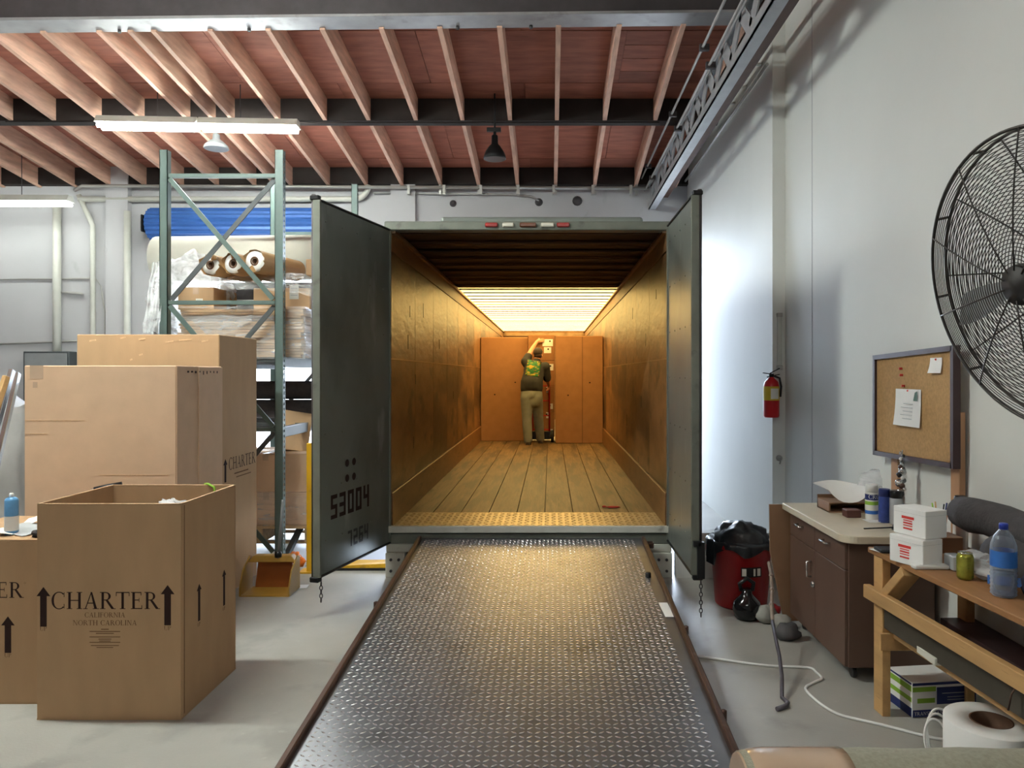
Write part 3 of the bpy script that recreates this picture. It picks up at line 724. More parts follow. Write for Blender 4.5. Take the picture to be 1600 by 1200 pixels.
# doors
def tdoor(hx, hy, fx, fy, s, z0, z1):
    d = Vector((fx-hx, fy-hy, 0)); Lg = d.length; d.normalize()
    nrm = Vector((-d.y, d.x, 0))*(1 if s < 0 else -1)     # outer side
    if s < 0 and nrm.x > 0: nrm = -nrm
    if s > 0 and nrm.x < 0: nrm = -nrm
    M = frame((hx, hy, z0), tuple(d), (0, 0, 1))
    zs = 1 if (M.to_3x3() @ Vector((0, 0, 1))).dot(nrm) > 0 else -1
    mb = MB(); mb.box(0, Lg, 0, z1-z0, *(sorted((0, zs*.035))), M=M)
    dr = T('door', mb, m_tdoor, bevel=.004)
    H = z1-z0; g = -zs
    for nm, b in (('edge_rail', (Lg-.016, Lg+.006, -.005, H+.005)), ('hinge_rail', (-.005, .02, 0, H)), ('top_seal', (0, Lg-.016, H-.006, H+.010)), ('bottom_seal', (0, Lg-.016, -.012, .004))):
        mb = MB(); mb.box(b[0], b[1], b[2], b[3], *(sorted((g*.012, zs*.048))), M=M); T(nm, mb, m_rubber if 'seal' in nm else m_tframe, dr, bevel=.003)
    # locking rod on the outer side, cam at top, bracket and chain at the foot
    mb = MB(); q = [M @ Vector((Lg-.02, z, zs*.055)) for z in (-.02, H*.5, H+.05)]
    mb.tube([tuple(x) for x in q], .017, 8); T('lock_rod', mb, m_darksteel, dr)
    mb = MB(); mb.box(Lg-.035, Lg+.008, H+.005, H+.04, *(sorted((zs*.0, zs*.075))), M=M); T('lock_cam', mb, m_blackmetal, dr, bevel=.006)
    mb = MB(); mb.box(Lg-.045, Lg+.01, -.045, -.005, *(sorted((zs*.0, zs*.075))), M=M); T('lock_foot', mb, m_blackmetal, dr, bevel=.006)
    return dr, M, Lg, zs
dl, ML, LL, zl = tdoor(TX0, TY0-.02, -1.715, 5.5, -1, .31, 3.10)
dr_, MR, LR, zr_ = tdoor(TX1, TY0-.02, 1.055, 5.5, 1, .33, 3.135)
# rivets
for (d_, M_, L_2, z_) in ((dl, ML, LL, zl), (dr_, MR, LR, zr_)):
    mb = MB()
    for i in range(5):
        for j in range(7):
            mb.lathe([(.008, 0), (.005, .004)], 6, M_ @ Matrix.Translation((.12+i*.24+.02*random.random(), .25+j*.4, 0)) @ Matrix.Rotation(PI if z_ > 0 else 0, 4, 'X'))
    T('rivets', mb, m_tframe, d_, kind='stuff')
def chain(pt, n, parent, m=m_darksteel):
    me = None
    for k in range(n):
        mb = MB(); pts = []
        for i in range(12):
            a = 2*PI*i/12; pts.append((.011*math.cos(a)*(1 if k % 2 else 0), .011*math.cos(a)*(0 if k % 2 else 1), .018*math.sin(a)))
        mb.tube([(pt[0]+x, pt[1]+y, pt[2]-k*.030+z) for x, y, z in pts], .0035, 6, closed=True, caps=False)
        T('chain_link', mb, m, parent)
q = ML @ Vector((LL-.03, -.03, 0)); chain((q.x, q.y, q.z-.03), 5, dl)
q = MR @ Vector((LR+.0, -.03, zr_*.06)); chain((q.x, q.y, q.z-.03), 9, dr_)
mb = MB(); q = MR @ Vector((LR, 0, 0)); mb.box(q.x+.03, q.x+.085, q.y-.03, q.y+.02, q.z-.03, q.z+.24); mb.box(q.x, q.x+.06, q.y-.03, q.y+.02, q.z+.21, q.z+.25); T('door_hook', mb, m_blackmetal, dr_, bevel=.004)
# stencilled number on the inner face of the left door (local x runs from hinge to free edge)
inv = ML @ Matrix.Translation((0, 0, -zl*.001))
Mt = inv @ Matrix.Translation((LL*.86, .40, 0)) @ Matrix.Rotation(PI, 4, 'Y')   # text reads towards the hinge
mb = MB(); digits(mb, '53004', .0, -.01, .185, Mt)
T('stencil_number', mb, m_ink, dl)
for k in range(4):
    mb = MB(); mb.lathe([(.030, 0), (.030, .001)], 16, Mt @ Matrix.Translation((.25+.11*(k % 2), .275+.12*(k//2), 0))); T('stencil_dot', mb, m_ink, dl)
mb = MB(); digits(mb, '7264', .26, -.28, .13, Mt); T('faded_stencil', mb, mat('faded_stencil_ink', (58, 60, 60), .5, .2), dl)
# landing gear of the underside: axle beam and mud flaps, wheels
for x in (-1.25, .86):
    for y in (12.6, 13.8, ):
        mb = MB(); mb.lathe([(.2, -.14), (.46, -.13), (.5, -.09), (.5, .09), (.46, .13), (.2, .14)], 24, frame((x, y, -.3), (0, 1, 0), (0, 0, 1))); T('wheel', mb, m_rubber)
mb = MB(); mb.box(-1.0, .6, 12.0, 14.5, -.25, TF-.12); T('undercarriage', mb, m_darksteel)
mb = MB(); mb.bar((-1.46, 6.9, .32), (-1.46, 7.9, -.35), .03, .12); T('side_guard', mb, m_twhite)

# ================================================================== ramp
RZ = lambda y: .356-.069*(6.6-y)
ra = thing('dock_ramp', 'diamond-plate steel ramp sloping up from the floor to the trailer', 'ramp', (-.17, 1.5, 0))
RX0, RX1, RY0, RY1 = -1.135, .80, 1.46, 6.6
mb = MB(); mb.hexa([(RX0, RY0, RZ(RY0)-.012), (RX1, RY0, RZ(RY0)-.012), (RX1, RY1, RZ(RY1)-.03), (RX0, RY1, RZ(RY1)-.03)],
                   [(RX0, RY0, RZ(RY0)), (RX1, RY0, RZ(RY0)), (RX1, RY1, RZ(RY1)), (RX0, RY1, RZ(RY1))])
obj('deck_plate', mb, m_ramp, ra, W=True)
mb = MB(); pt = .037; nx = int((RX1-RX0-.06)/pt); ny = int((RY1-RY0-.06)/pt)
for j in range(ny):
    y = RY0+.04+j*pt
    for i in range(nx):
        x = RX0+.04+i*pt; s = 1 if (i+j) % 2 else -1
        L2 = .0140; z = RZ(y)
        d = Vector((L2, L2*s*.62, 0)); nn = Vector((-d.y, d.x, 0)).normalized()*.0045
        c = Vector((x, y, z)); dz = .069*d.y
        a0 = c-d; a1 = c+d; a0.z -= dz; a1.z += dz; tt = Vector((0, 0, .0028))
        m0 = c+nn; m1 = c-nn
        mb.add([tuple(a0), tuple(m1), tuple(a1), tuple(m0), tuple(a0.lerp(c, .3)+tt), tuple(m1.lerp(c, .4)+tt), tuple(a1.lerp(c, .3)+tt), tuple(m0.lerp(c, .4)+tt)],
               [(0, 1, 5, 4), (1, 2, 6, 5), (2, 3, 7, 6), (3, 0, 4, 7), (4, 5, 6, 7)])
obj('raised_treads', mb, m_tread, ra, W=True, kind='stuff')
for nm, x0, x1 in (('kerb', RX0-.032, RX0), ('kerb', RX1, RX1+.032)):
    mb = MB(); h0, h1 = -.02, .035
    mb.hexa([(x0, RY0, RZ(RY0)+h0), (x1, RY0, RZ(RY0)+h0), (x1, RY1-.06, RZ(RY1-.06)+h0), (x0, RY1-.06, RZ(RY1-.06)+h0)],
            [(x0, RY0, RZ(RY0)+h1), (x1, RY0, RZ(RY0)+h1), (x1, RY1-.06, RZ(RY1-.06)+h1), (x0, RY1-.06, RZ(RY1-.06)+h1)])
    obj(nm, mb, m_kerb, ra, .006, W=True)
    xs = x1-.014 if x0 < 0 else x0+.014
    mb = MB(); mb.hexa([(xs-.006, RY0, 0), (xs+.006, RY0, 0), (xs+.006, RY1-.1, 0), (xs-.006, RY1-.1, 0)],
                       [(xs-.006, RY0, .002), (xs+.006, RY0, .002), (xs+.006, RY1-.1, RZ(RY1-.1)-.02), (xs-.006, RY1-.1, RZ(RY1-.1)-.02)])
    obj('side_plate', mb, m_kerb, ra, W=True)
for x in (-.9, -.17, .56):
    mb = MB(); mb.hexa([(x-.04, RY0+.3, 0), (x+.04, RY0+.3, 0), (x+.04, RY1-.15, 0), (x-.04, RY1-.15, 0)],
                       [(x-.04, RY0+.3, RZ(RY0+.3)-.013), (x+.04, RY0+.3, RZ(RY0+.3)-.013), (x+.04, RY1-.15, RZ(RY1-.15)-.03), (x-.04, RY1-.15, RZ(RY1-.15)-.03)])
    obj('rib', mb, m_darksteel, ra, W=True)
q = P(1020, 911, 5.55)
mb = MB(); mb.lathe([(.022, 0), (.022, .03), (.014, .04)], 12, Matrix.Translation((.735, 5.58, RZ(5.58)))); obj('lifting_stud', mb, m_black, ra, W=True)
for y in (3.6, 4.6):
    mb = MB(); mb.lathe([(.016, -.02), (.016, .03), (.008, .036)], 10, Matrix.Translation((RX1+.04, y, RZ(y)))); mb.box(RX1+.03, RX1+.05, y-.01, y+.01, 0, RZ(y)); obj('edge_bolt', mb, m_kerb, ra, W=True)
mb = MB(); mb.lathe([(.016, -.02), (.016, .03), (.008, .036)], 10, Matrix.Translation((RX0-.04, 5.0, RZ(5.0)))); mb.box(RX0-.05, RX0-.03, 4.99, 5.01, 0, RZ(5)); obj('edge_bolt', mb, m_kerb, ra, W=True)
a, b = FL(1031, 938, .27), FL(1045, 961, .25)
mb = MB(); mb.hexa([(a.x, b.y, RZ(b.y)+.004), (a.x+.06, b.y, RZ(b.y)+.004), (a.x+.05, a.y, RZ(a.y)+.004), (a.x-.01, a.y, RZ(a.y)+.004)], [(a.x, b.y, RZ(b.y)+.005), (a.x+.06, b.y, RZ(b.y)+.005), (a.x+.05, a.y, RZ(a.y)+.005), (a.x-.01, a.y, RZ(a.y)+.005)])
tag(obj('paper_strip', mb, m_paper), 'white paper strip lying on the right edge of the steel ramp', 'paper')
# landing bracket pins where the ramp meets the trailer
for x in (RX0-.04, RX1+.02):
    mb = MB(); mb.box(x, x+.09, 6.52, 6.6, .28, .33); obj('landing_lug', mb, m_kerb, ra, .006, W=True)
# ================================================================== left side: cartons
def carton_walls(x0, x1, y0, y1, h, t, par, m, open_top=True, top_flaps=False):
    tk = .012
    for a in ((x0, x1, y0, y0+tk), (x0, x1, y1-tk, y1), (x0, x0+tk, y0+tk, y1-tk), (x1-tk, x1, y0+tk, y1-tk)):
        mb = MB(); mb.box(a[0], a[1], a[2], a[3], .004, h); obj('side_wall', mb, m, par, .003, W=True)
    mb = MB(); mb.box(x0, x1, y0, y1, 0, .008); obj('bottom', mb, m, par, W=True)
    if top_flaps:
        for a in ((x0, (x0+x1)/2-.003), ((x0+x1)/2+.003, x1)):
            mb = MB(); mb.box(a[0], a[1], y0, y1, h, h+.006); obj('flap', mb, m, par, .002, W=True)
def print_front(par, x0, x1, y, zt, zarrow, wd, M=None, s=1.0, small=True, cx=None):
    """carton print in the plane facing the camera at depth y: big word, arrows, small lines"""
    pass
A = thing('carton', 'tall open-topped kraft carton nearest the camera, with shadow on the floor', 'carton', (-2.31, 4.22, 0))
ax0, ax1, ay0, ay1, ah = -2.69, -1.934, 3.888, 4.564, 1.13
carton_walls(ax0, ax1, ay0, ay1, ah, .012, A, m_cardboard)
# a lighter cut edge round the top
for a in ((ax0, ax1, ay0, ay0+.012), (ax0, ax1, ay1-.012, ay1), (ax0, ax0+.012, ay0, ay1), (ax1-.012, ax1, ay0, ay1)):
    mb = MB(); mb.box(a[0], a[1], a[2], a[3], ah, ah+.003); obj('cut_edge', mb, m_cardedge, A, W=True)
def lettering(par, name, M, items, m=None):
    for it in [i for i in items if i[0] == 'a']:
        mb = MB(); arrow(mb, it[1], it[2], it[3], it[4], M); obj('printed_arrow', mb, m or m_ink, par, W=True)
    items = [i for i in items if i[0] != 'a']
    if not items: return
    mb = MB()
    for it in items:
        if it[0] == 't': put_text(mb, it[1], it[2], it[3], it[4], M, sx=it[5] if len(it) > 5 else 1)
        elif it[0] == 'r': put_poly(mb, _r(*it[1:5]), M)
        elif it[0] == 'ring':
            for p in _arc(it[1], it[2], it[3], it[3], 0, 360, it[3]*.25, it[3]*.25, 12): put_poly(mb, p, M)
    return obj(name, mb, m or m_ink, par, W=True)
sc = 3.888/F
def lx(px): return (px-860)*sc
def lz(py): return CAMZ-(py-585)*sc
Mf = frame((0, ay0, 0), (1, 0, 0), (0, 0, 1))
wC = text_w('CHARTER', 1)
hC = (952-925.5)*sc; sxC = (250-79)*sc/(wC*hC)
lettering(A, 'large_print', Mf, [('t', 'CHARTER', lx(79), lz(951.5), hC, sxC),
    ('a', lx(68), lz(979), lz(917), .062*.78), ('a', lx(262), lz(977), lz(914), .062*.78)])
def small(t, cx, py, hpx, k=1.0): h = hpx*sc; w_ = text_w(t, h)*k; return ('t', t, lx(cx)-w_/2, lz(py), h, k)
lettering(A, 'fine_print', Mf, [('ring', lx(252), lz(926), .005), small('CALIFORNIA', 164, 964.5, 7.6, 1.0), small('NORTH CAROLINA', 164, 977, 8, 1.0),
    small('UP', 68, 985.5, 6.5), small('UP', 262, 984.5, 6.5)] +
    [('r', lx(164-wd), lz(py+1.2), lx(164+wd), lz(py)) for wd, py in ((6, 982.5), (24, 986), (14, 989), (24, 994.5), (10, 998), (9, 1001), (24, 1003), (22, 1008), (13, 1011))], m_ink2)
Mr = frame((ax1, 0, 0), (0, 1, 0), (0, 0, 1))
def side_y(px): return ax1*F/(px-860)
y1_, y2_ = side_y(311), side_y(350)
def sz(px, py): return CAMZ-(py-585)*side_y(px)/F
lettering(A, 'side_print', Mr, [('a', y1_, sz(311, 970), sz(311, 912), .036), ('a', y2_, sz(350, 946), sz(350, 890), .036),
    ('t', 'UP', y1_-.02, sz(311, 978), .02), ('t', 'UP', y2_-.02, sz(350, 953), .02)])
mb = MB(); mb.box(ax1+.0005, ax1+.0015, ay0+.03, ay0+.036, .02, 1.12); obj('side_crease', mb, m_ink2, A, W=True)
# plastic wrap inside, green strap over the far rim
mb = MB(); mb.blob((-2.06, 3.99, 1.095), (.055, .05, .04), 3, .4, 2.5); mb.blob((-2.1, 4.1, .9), (.15, .15, .2), 9, .3, 2)
tag(obj('clear_wrap', mb, m_filmthick), 'crumpled clear wrap showing at the rim inside the nearest open carton', 'plastic wrap')
mb = MB(); q = [(-2.13, 4.575, 1.10), (-2.125, 4.57, 1.136), (-2.10, 4.555, 1.138), (-2.06, 4.546, 1.12), (-2.05, 4.548, 1.05)]
mb.tube(q, .008, 6); tag(obj('green_strap', mb, m_green), 'green strap hooked over the far rim of the nearest open carton', 'strap')
# B: carton at the left edge
B = thing('carton', 'closed kraft carton at the left edge of the photo with clutter on top', 'carton', (-3.09, 4.42, 0))
bx0, bx1, by0, by1, bh = -3.475, -2.72, 4.077, 4.76, .897
carton_walls(bx0, bx1, by0, by1, bh, .012, B, m_cardboard, top_flaps=True)
sc = 4.077/F; Mf = frame((0, by0, 0), (1, 0, 0), (0, 0, 1))
hB = 24.5*sc; wB = text_w('CHARTER', hB)*sxC
lettering(B, 'large_print', Mf, [('t', 'CHARTER', lx(37)-wB, lz(934), hB, sxC), ('a', lx(12.5), lz(1020), lz(963), .05)])
lettering(B, 'fine_print', Mf, [('ring', lx(39), lz(911), .005), small('UP', 12.5, 1027, 6.5)], m_ink2)
# C: big light carton behind, D: the tallest
Cc = thing('carton', 'large plain kraft carton with taped upper corner behind the open one', 'carton', (-3.03, 5.35, 0))
cx0, cx1, cy0, cy1, ch = -3.545, -2.52, 5.0, 5.69, 1.87
mb = MB(); mb.box(cx0, cx1, cy0, cy1, 0, ch); obj('body', mb, m_cardboard2, Cc, .006, W=True)
mb = MB(); mb.box(cx1, cx1+.006, cy0, cy0+.30, .0, ch-.003); obj('glued_flap', mb, m_cardboard2, Cc, .002, W=True)
mb = MB(); mb.box(cx1+.0005, cx1+.012, cy0+.30, cy1-.01, .0, ch-.006); obj('outer_flap', mb, m_cardboard2, Cc, .002, W=True)
for z in (1.50, 1.41): 
    mb = MB(); mb.box(cx0+.005, cx0+.16+.25*(z > 1.45), cy0-.0015, cy0, z-.002, z+.001); obj('crease', mb, m_cardedge, Cc, W=True)
mb = MB(); mb.box(cx0+.5, cx0+.98, cy0-.0015, cy0, 1.13, 1.134); obj('crease', mb, m_cardedge, Cc, W=True)
mb = MB(); mb.box(cx0+.04, cx0+.13, cy0-.0015, cy0, ch-.09, ch); mb.box(cx0+.06, cx0+.09, cy0-.0016, cy0, ch-.15, ch-.11); obj('clear_tape', mb, m_tape, Cc, W=True)
mb = MB()
for k in range(9):
    y = cy0+.14+k*.055
    mb.box(cx1+.003, cx1+.0135, y, y+.012, ch-.045-.02*random.random(), ch-.035)
obj('staple_marks', mb, m_ink, Cc, W=True, kind='stuff')
D = thing('carton', 'tallest kraft carton at the back with scuffed top edge and a printed side', 'carton', (-3.2, 6.3, 0))
dx0, dx1, dy0, dy1, dh = -3.79, -2.65, 5.94, 6.70, 2.13
mb = MB(); mb.box(dx0, dx1, dy0, dy1, 0, dh); obj('body', mb, m_cardboard, D, .006, W=True)
for px, py, ww in ((145, 532, 10), (192, 528, 8), (222, 530, 10), (265, 534, 12), (290, 531, 20), (320, 533, 10), (220, 554, 5), (205, 562, 3)):
    a = P(px, py, dy0); mb = MB(); mb.bar((a.x-ww*.0026, dy0-.001, a.z-.004), (a.x+ww*.0026, dy0-.001, a.z+.004), .004, .012, up=(0, 0, 1)); obj('torn_scuff', mb, m_cardedge, D, W=True)
Mr = frame((dx1, 0, 0), (0, 1, 0), (0, 0, 1)); sd_ = lambda px: dx1*F/(px-860); zz = lambda px, py: CAMZ-(py-585)*sd_(px)/F
lettering(D, 'side_print', Mr, [('a', sd_(352), zz(352, 754), zz(352, 717), .05), ('t', 'CHARTER', sd_(357), zz(357, 735), .10, (sd_(399)-sd_(357))/(wC*.10))])
lettering(D, 'fine_print', Mr, [('r', sd_(366), zz(366, 741), sd_(388), zz(366, 739)), ('r', sd_(369), zz(369, 746), sd_(392), zz(369, 744.5))], m_ink2)
# ---- on top of the left carton: can, papers, tool
def spray(x, y, z, r, h, m_body, m_capm, label, name='spray_can', neck=True, band=None, txt=None):
    t = thing(name, label, 'spray can', (x, y, z))
    mb = MB(); mb.lathe([(r*.94, 0), (r, .006), (r, h*.76), (r*.92, h*.79), (r*.6, h*.82)], 20); obj('body', mb, m_body, t)
    mb = MB(); mb.lathe([(r*.96, h*.77), (r*.96, h*.97), (r*.9, h)], 20); obj('cap', mb, m_capm, t)
    for b in band or []:
        mb = MB(); mb.lathe([(r*1.012, h*b[0]), (r*1.012, h*b[1])], 20, cap=False); obj('label_band', mb, b[2], t)
    if txt:
        mb = MB(); M = Matrix.Rotation(math.radians(txt[2]), 4, 'Z') @ Matrix.Translation((0, 0, 0)) @ Matrix(((1, 0, 0, 0), (0, 0, -1, 0), (0, 1, 0, 0), (0, 0, 0, 1)))
        put_text(mb, txt[0], -text_w(txt[0], txt[3])/2, h*txt[1], txt[3], M, wrap=r*1.03); obj('lettering', mb, m_paper, t)
    return t
q = P(8, 838, 4.16)
t = thing('spray_can', 'blue and white aerosol can standing on the left-edge carton', 'spray can', (q.x, 4.16+.05, bh+.006))
r, h = .034, .235
mb = MB(); mb.lathe([(r*.94, 0), (r, .006), (r, h*.82), (r*.85, h*.87), (r*.5, h*.9)], 20); obj('body', mb, m_bluecan, t)
mb = MB(); mb.lathe([(r*.35, h*.9), (r*.35, h*.97), (r*.25, h)], 14); obj('nozzle', mb, m_paper, t)
mb = MB(); mb.lathe([(r*1.015, h*.1), (r*1.015, h*.45)], 20, cap=False); obj('label_band', mb, m_paper, t)
def sheet(x, y, z, sx_, sy_, rz, curl, m, nm, label, cat='paper', n=8):
    mb = MB(); vs = []; fs = []
    for k in (0, 1):
        for i in range(n+1):
            for j in range(3):
                u = i/n-.5; v = j/2-.5
                p = Vector((u*sx_, v*sy_, curl*(math.sin(u*5+1)+.5*math.sin(v*3))+curl*1.5+.0008*k)); p.rotate(Euler((0, 0, rz))); vs.append((x+p.x, y+p.y, z+p.z))
    o1 = (n+1)*3
    for i in range(n):
        for j in range(2):
            a = i*3+j; fs.append((a, a+1, a+4, a+3)); fs.append((o1+a, o1+a+3, o1+a+4, o1+a+1))
    mb.add(vs, fs, True); return tag(obj(nm, mb, m), label, cat)
sheet(-3.02, 4.45, bh+.010, .25, .2, .3, .028, m_paper, 'paper_sheet', 'curled white paper heaped on the left-edge carton')
sheet(-3.0, 4.28, bh+.008, .2, .22, 1.1, .012, m_papergrey, 'printed_sheet', 'printed grey sheet under the curled white paper on the left-edge carton')
sheet(-3.12, 4.18, bh+.007, .16, .12, .5, .010, m_label_w, 'folded_slip', 'small white slip at the front of the left-edge carton top')
mb = MB(); mb.blob((-2.85, 4.17, bh+.025), (.05, .06, .022), 5, .4, 3); tag(obj('dark_rag', mb, m_fabric), 'dark crumpled rag on the left-edge carton beside the open carton', 'rag')
t = thing('caulking_tool', 'black tool with a round nose sticking up behind the open carton rim', 'tool', (-2.83, 4.72, bh+.006))
mb = MB(); mb.tube([(0, 0, 0), (0, 0, .17)], .02, 10); obj('handle', mb, m_black, t)
mb = MB(); mb.tube([(-.05, -.03, .17), (.02, 0, .185), (.09, .03, .2)], [.026, .026, .022], 14); obj('barrel', mb, m_blackmetal, t)
mb = MB(); mb.tube([(-.055, -.033, .168), (-.062, -.036, .166)], .018, 12); obj('nose', mb, m_grey, t)
# ---- poles and a covered bundle behind, at the left edge
for k, (pa, pb, m, lb) in enumerate((((19, 578, 6.2), (-60, 860, 5.6), m_poles, 'bright aluminium pole leaning at the left edge, frontmost'),
                                     ((28, 583, 6.4), (-36, 860, 5.8), m_poles, 'bright aluminium pole leaning at the left edge, second one back'),
                                     ((10, 588, 6.0), (-80, 860, 5.5), m_pine, 'wooden batten leaning among the bright poles at the left edge'))):
    a = P(*pa); b = P(*pb); d = (b-a); b = a+d*(a.z/(a.z-b.z)); b.z = .0
    mb = MB(); mb.bar(tuple(a), tuple(b), .035, .05); tag(obj('leaning_pole', mb, m, None, .004), lb, 'pole')
mb = MB()
vs = []; fs = []; n = 20
for i in range(n+1):
    for j in range(n+1):
        u = i/n; v = j/n
        x = -5.35+u*1.02; z = v*1.62*(1-.08*math.sin(u*6)); y = 6.9+.45*(1-v)*-.6+.06*math.sin(u*16+2*v)+.05*noise.noise(Vector((u*4, v*4, 1)))
        vs.append((x, y, z))
for i in range(n):
    for j in range(n): a = i*(n+1)+j; fs.append((a, a+n+1, a+n+2, a+1))
k0 = len(vs); vs += [(x, 7.4, z) for x, y, z in vs]; fs += [tuple(k0+i for i in f[::-1]) for f in fs]
for i in range(n):
    a = i*(n+1); b = a+n; fs += [(a, k0+a, k0+a+n+1, a+n+1), (b, b+n+1, k0+b+n+1, k0+b), ]
for j in range(n):
    fs += [(j, j+1, k0+j+1, k0+j), (n*(n+1)+j, k0+n*(n+1)+j, k0+n*(n+1)+j+1, n*(n+1)+j+1)]
mb.add(vs, fs, True); tag(obj('tarp_bundle', mb, m_tarp), 'grey tarp-covered bundle standing behind the poles at the left edge', 'tarp bundle')

# ================================================================== pallet rack
RK = 7.17
rk = thing('pallet_rack', 'tall grey-green pallet rack with cross-braced end frame', 'rack', (-3.2, 8.6, 0))
def column(x, y, h, holes_side=None):
    w_, d_, tk = .078, .07, .006
    mb = MB(); mb.box(x-w_/2, x+w_/2, y-d_/2, y-d_/2+tk, 0, h); mb.box(x-w_/2, x-w_/2+tk, y-d_/2, y+d_/2, 0, h)
    s0 = y-d_/2
    if holes_side:
        mb.box(x+w_/2-tk, x+w_/2, s0+tk, s0+.022, 0, h); mb.box(x+w_/2-tk, x+w_/2, s0+.048, s0+d_, 0, h)
        z = .03
        while z < h: mb.box(x+w_/2-tk, x+w_/2, s0+.022, s0+.048, z, min(z+.026, h)); z += .052
    else: mb.box(x+w_/2-tk, x+w_/2, y-d_/2, y+d_/2, 0, h)
    obj('upright', mb, m_rack, rk, W=True)
    mb = MB(); mb.box(x-.07, x+.07, y-.06, y+.06, 0, .008); obj('foot_plate', mb, m_rack, rk, W=True)
xl, xr = -3.72, -2.61; RH = 3.97
column(xl, RK, RH); column(xr, RK, RH, True)
Y2 = 10.1; column(-3.76, Y2, 4.39); column(-2.66, Y2, 4.39, True)
zs = [P(0, py, RK).z for py in (275, 473)]; pitch = zs[0]-zs[1]
zz_ = [zs[0]-pitch*k for k in range(4)]
for yy in (RK, Y2):
    for z in zz_:
        if z > .1: mb = MB(); mb.box(xl+.03, xr-.03, yy-.02, yy+.02, z-.02, z+.02); obj('horizontal_brace', mb, m_rack, rk, .003, W=True)
    for i in range(3):
        a, b = zz_[i]-.03, max(zz_[i+1]+.03, .1)
        mb = MB(); mb.bar((xl+.05, yy-.018, a), (xr-.06, yy-.018, b), .014, .045, up=(0, 1, 0) if False else (0, 0, 1)); obj('diagonal_brace', mb, m_rack, rk, W=True)
        mb = MB(); mb.bar((xr-.06, yy+.018, a), (xl+.05, yy+.018, b), .014, .045); obj('diagonal_brace', mb, m_rackdark, rk, W=True)
ZSH = (1.98, 1.30)     # shelf heights (top of beams)
for z in ZSH:
    for x in (xl, xr):
        mb = MB(); mb.box(x-.03, x+.03, RK+.03, Y2-.03, z-.10, z); obj('load_beam', mb, m_beam_grey, rk, .005, W=True)
    for k in range(6):
        y = RK+.2+k*.5; mb = MB(); mb.box(xl, xr, y-.03, y+.03, z-.05, z-.002); obj('cross_bar', mb, m_rackdark, rk, W=True)
# side brace near the floor
mb = MB(); mb.bar((xr+.03, RK+.1, .04), (xr+.03, RK+1.3, .62), .05, .05); obj('floor_brace', mb, m_rackdark, rk, W=True)

# ---- load on the upper shelf
Z1 = ZSH[0]
stack = thing('flat_carton_stack', 'shrink-wrapped stack of flat brown cartons on the upper rack shelf', 'carton stack', (-3.1, 8.2, Z1))
z = Z1+.002; k = 0
while z < Z1+.46:
    hh = .022+.012*random.random(); j = random.uniform(-.012, .012)
    mb = MB(); mb.box(-3.66+j, -2.45+j, 7.32+j, 9.3+j, z, z+hh-.004); obj('flat_carton', mb, m_cardboard, stack, W=True); z += hh; k += 1
ztop = z
def wrap_sheet(name, label, pts, m, seed=1, amp=.03, n=22, thick=.0):
    """film draped over a quad patch pts = (a, b, c, d) with wrinkles"""
    a, b, c, d = [Vector(p) for p in pts]; nrm = (b-a).cross(d-a).normalized(); vs = []; fs = []
    for i in range(n+1):
        for j in range(n+1):
            u = i/n; v = j/n; p = (a*(1-u)+b*u)*(1-v)+(d*(1-u)+c*u)*v
            e = noise.noise(Vector((u*6+seed, v*5, seed*3)))+.6*noise.noise(Vector((u*17, v*13+seed, seed)))
            p = p+nrm*amp*e; vs.append(tuple(p))
    for i in range(n):
        for j in range(n): q = i*(n+1)+j; fs.append((q, q+n+1, q+n+2, q+1))
    mb = MB(); mb.add(vs, fs, True); return mb
mb = wrap_sheet('w', '', ((-3.72, 7.27, Z1-.02), (-2.40, 7.27, Z1-.02), (-2.40, 7.27, ztop+.02), (-3.72, 7.27, ztop+.02)), m_film, 2, .025)
o = obj('front_film', mb, m_film, stack, W=True)
mb = wrap_sheet('w', '', ((-2.405, 7.27, Z1-.02), (-2.405, 9.3, Z1-.02), (-2.405, 9.3, ztop+.02), (-2.405, 7.27, ztop+.02)), m_film, 5, .025)
obj('side_film', mb, m_film, stack, W=True)
def carton(x0, x1, y0, y1, z0, z1, label, tape=True, lab=None, m=None, nm='carton', group=None, tilt=None):
    cx, cy = (x0+x1)/2, (y0+y1)/2
    t = thing(nm, label, 'carton', (cx, cy, z0), 0, group)
    if tilt: t.rotation_euler = tilt
    mb = MB(); mb.box(x0-cx, x1-cx, y0-cy, y1-cy, 0, z1-z0); obj('body', mb, m or m_cardboard, t, .004)
    if tape:
        mb = MB(); mb.box(x0-cx-.001, x1-cx+.001, -.03, .03, z1-z0-.06, z1-z0+.001); mb.box(-.03, .03, y0-cy-.001, y1-cy+.001, z1-z0-.07, z1-z0+.0015); obj('tape', mb, m_tape, t)
    for l in lab or []:
        mb = MB(); mb.box(l[0], l[1], y0-cy-.0015, y0-cy, l[2], l[3]); obj('label', mb, m_label_w, t)
        mb = MB()
        for i in range(3): zq = l[2]+(l[3]-l[2])*(.25+.25*i); mb.box(l[0]+.01, l[1]-.012, y0-cy-.002, y0-cy, zq, zq+(l[3]-l[2])*.05)
        obj('label_print', mb, m_papergrey, t)
    return t
q0, q1 = P(278, 494, 7.45), P(334, 452, 7.45)
carton(q0.x, q1.x, 7.45, 8.0, ztop+.004, q1.z+.02, 'small kraft carton on the upper rack shelf below the crumpled film', lab=[(.0, .07, .05, .11)])
q0, q1 = P(396, 500, 7.4), P(484, 450, 7.4)
carton(q0.x, q1.x, 7.4, 8.1, ztop+.004, q1.z, 'kraft carton with white label on the upper rack shelf beside the upright', lab=[(.08, .17, .1, .24)])
bt = thing('wrapped_bundle', 'dark grey wrapped bundle behind the two cartons on the upper rack shelf', 'bundle', (-3.1, 8.7, ztop+.004))
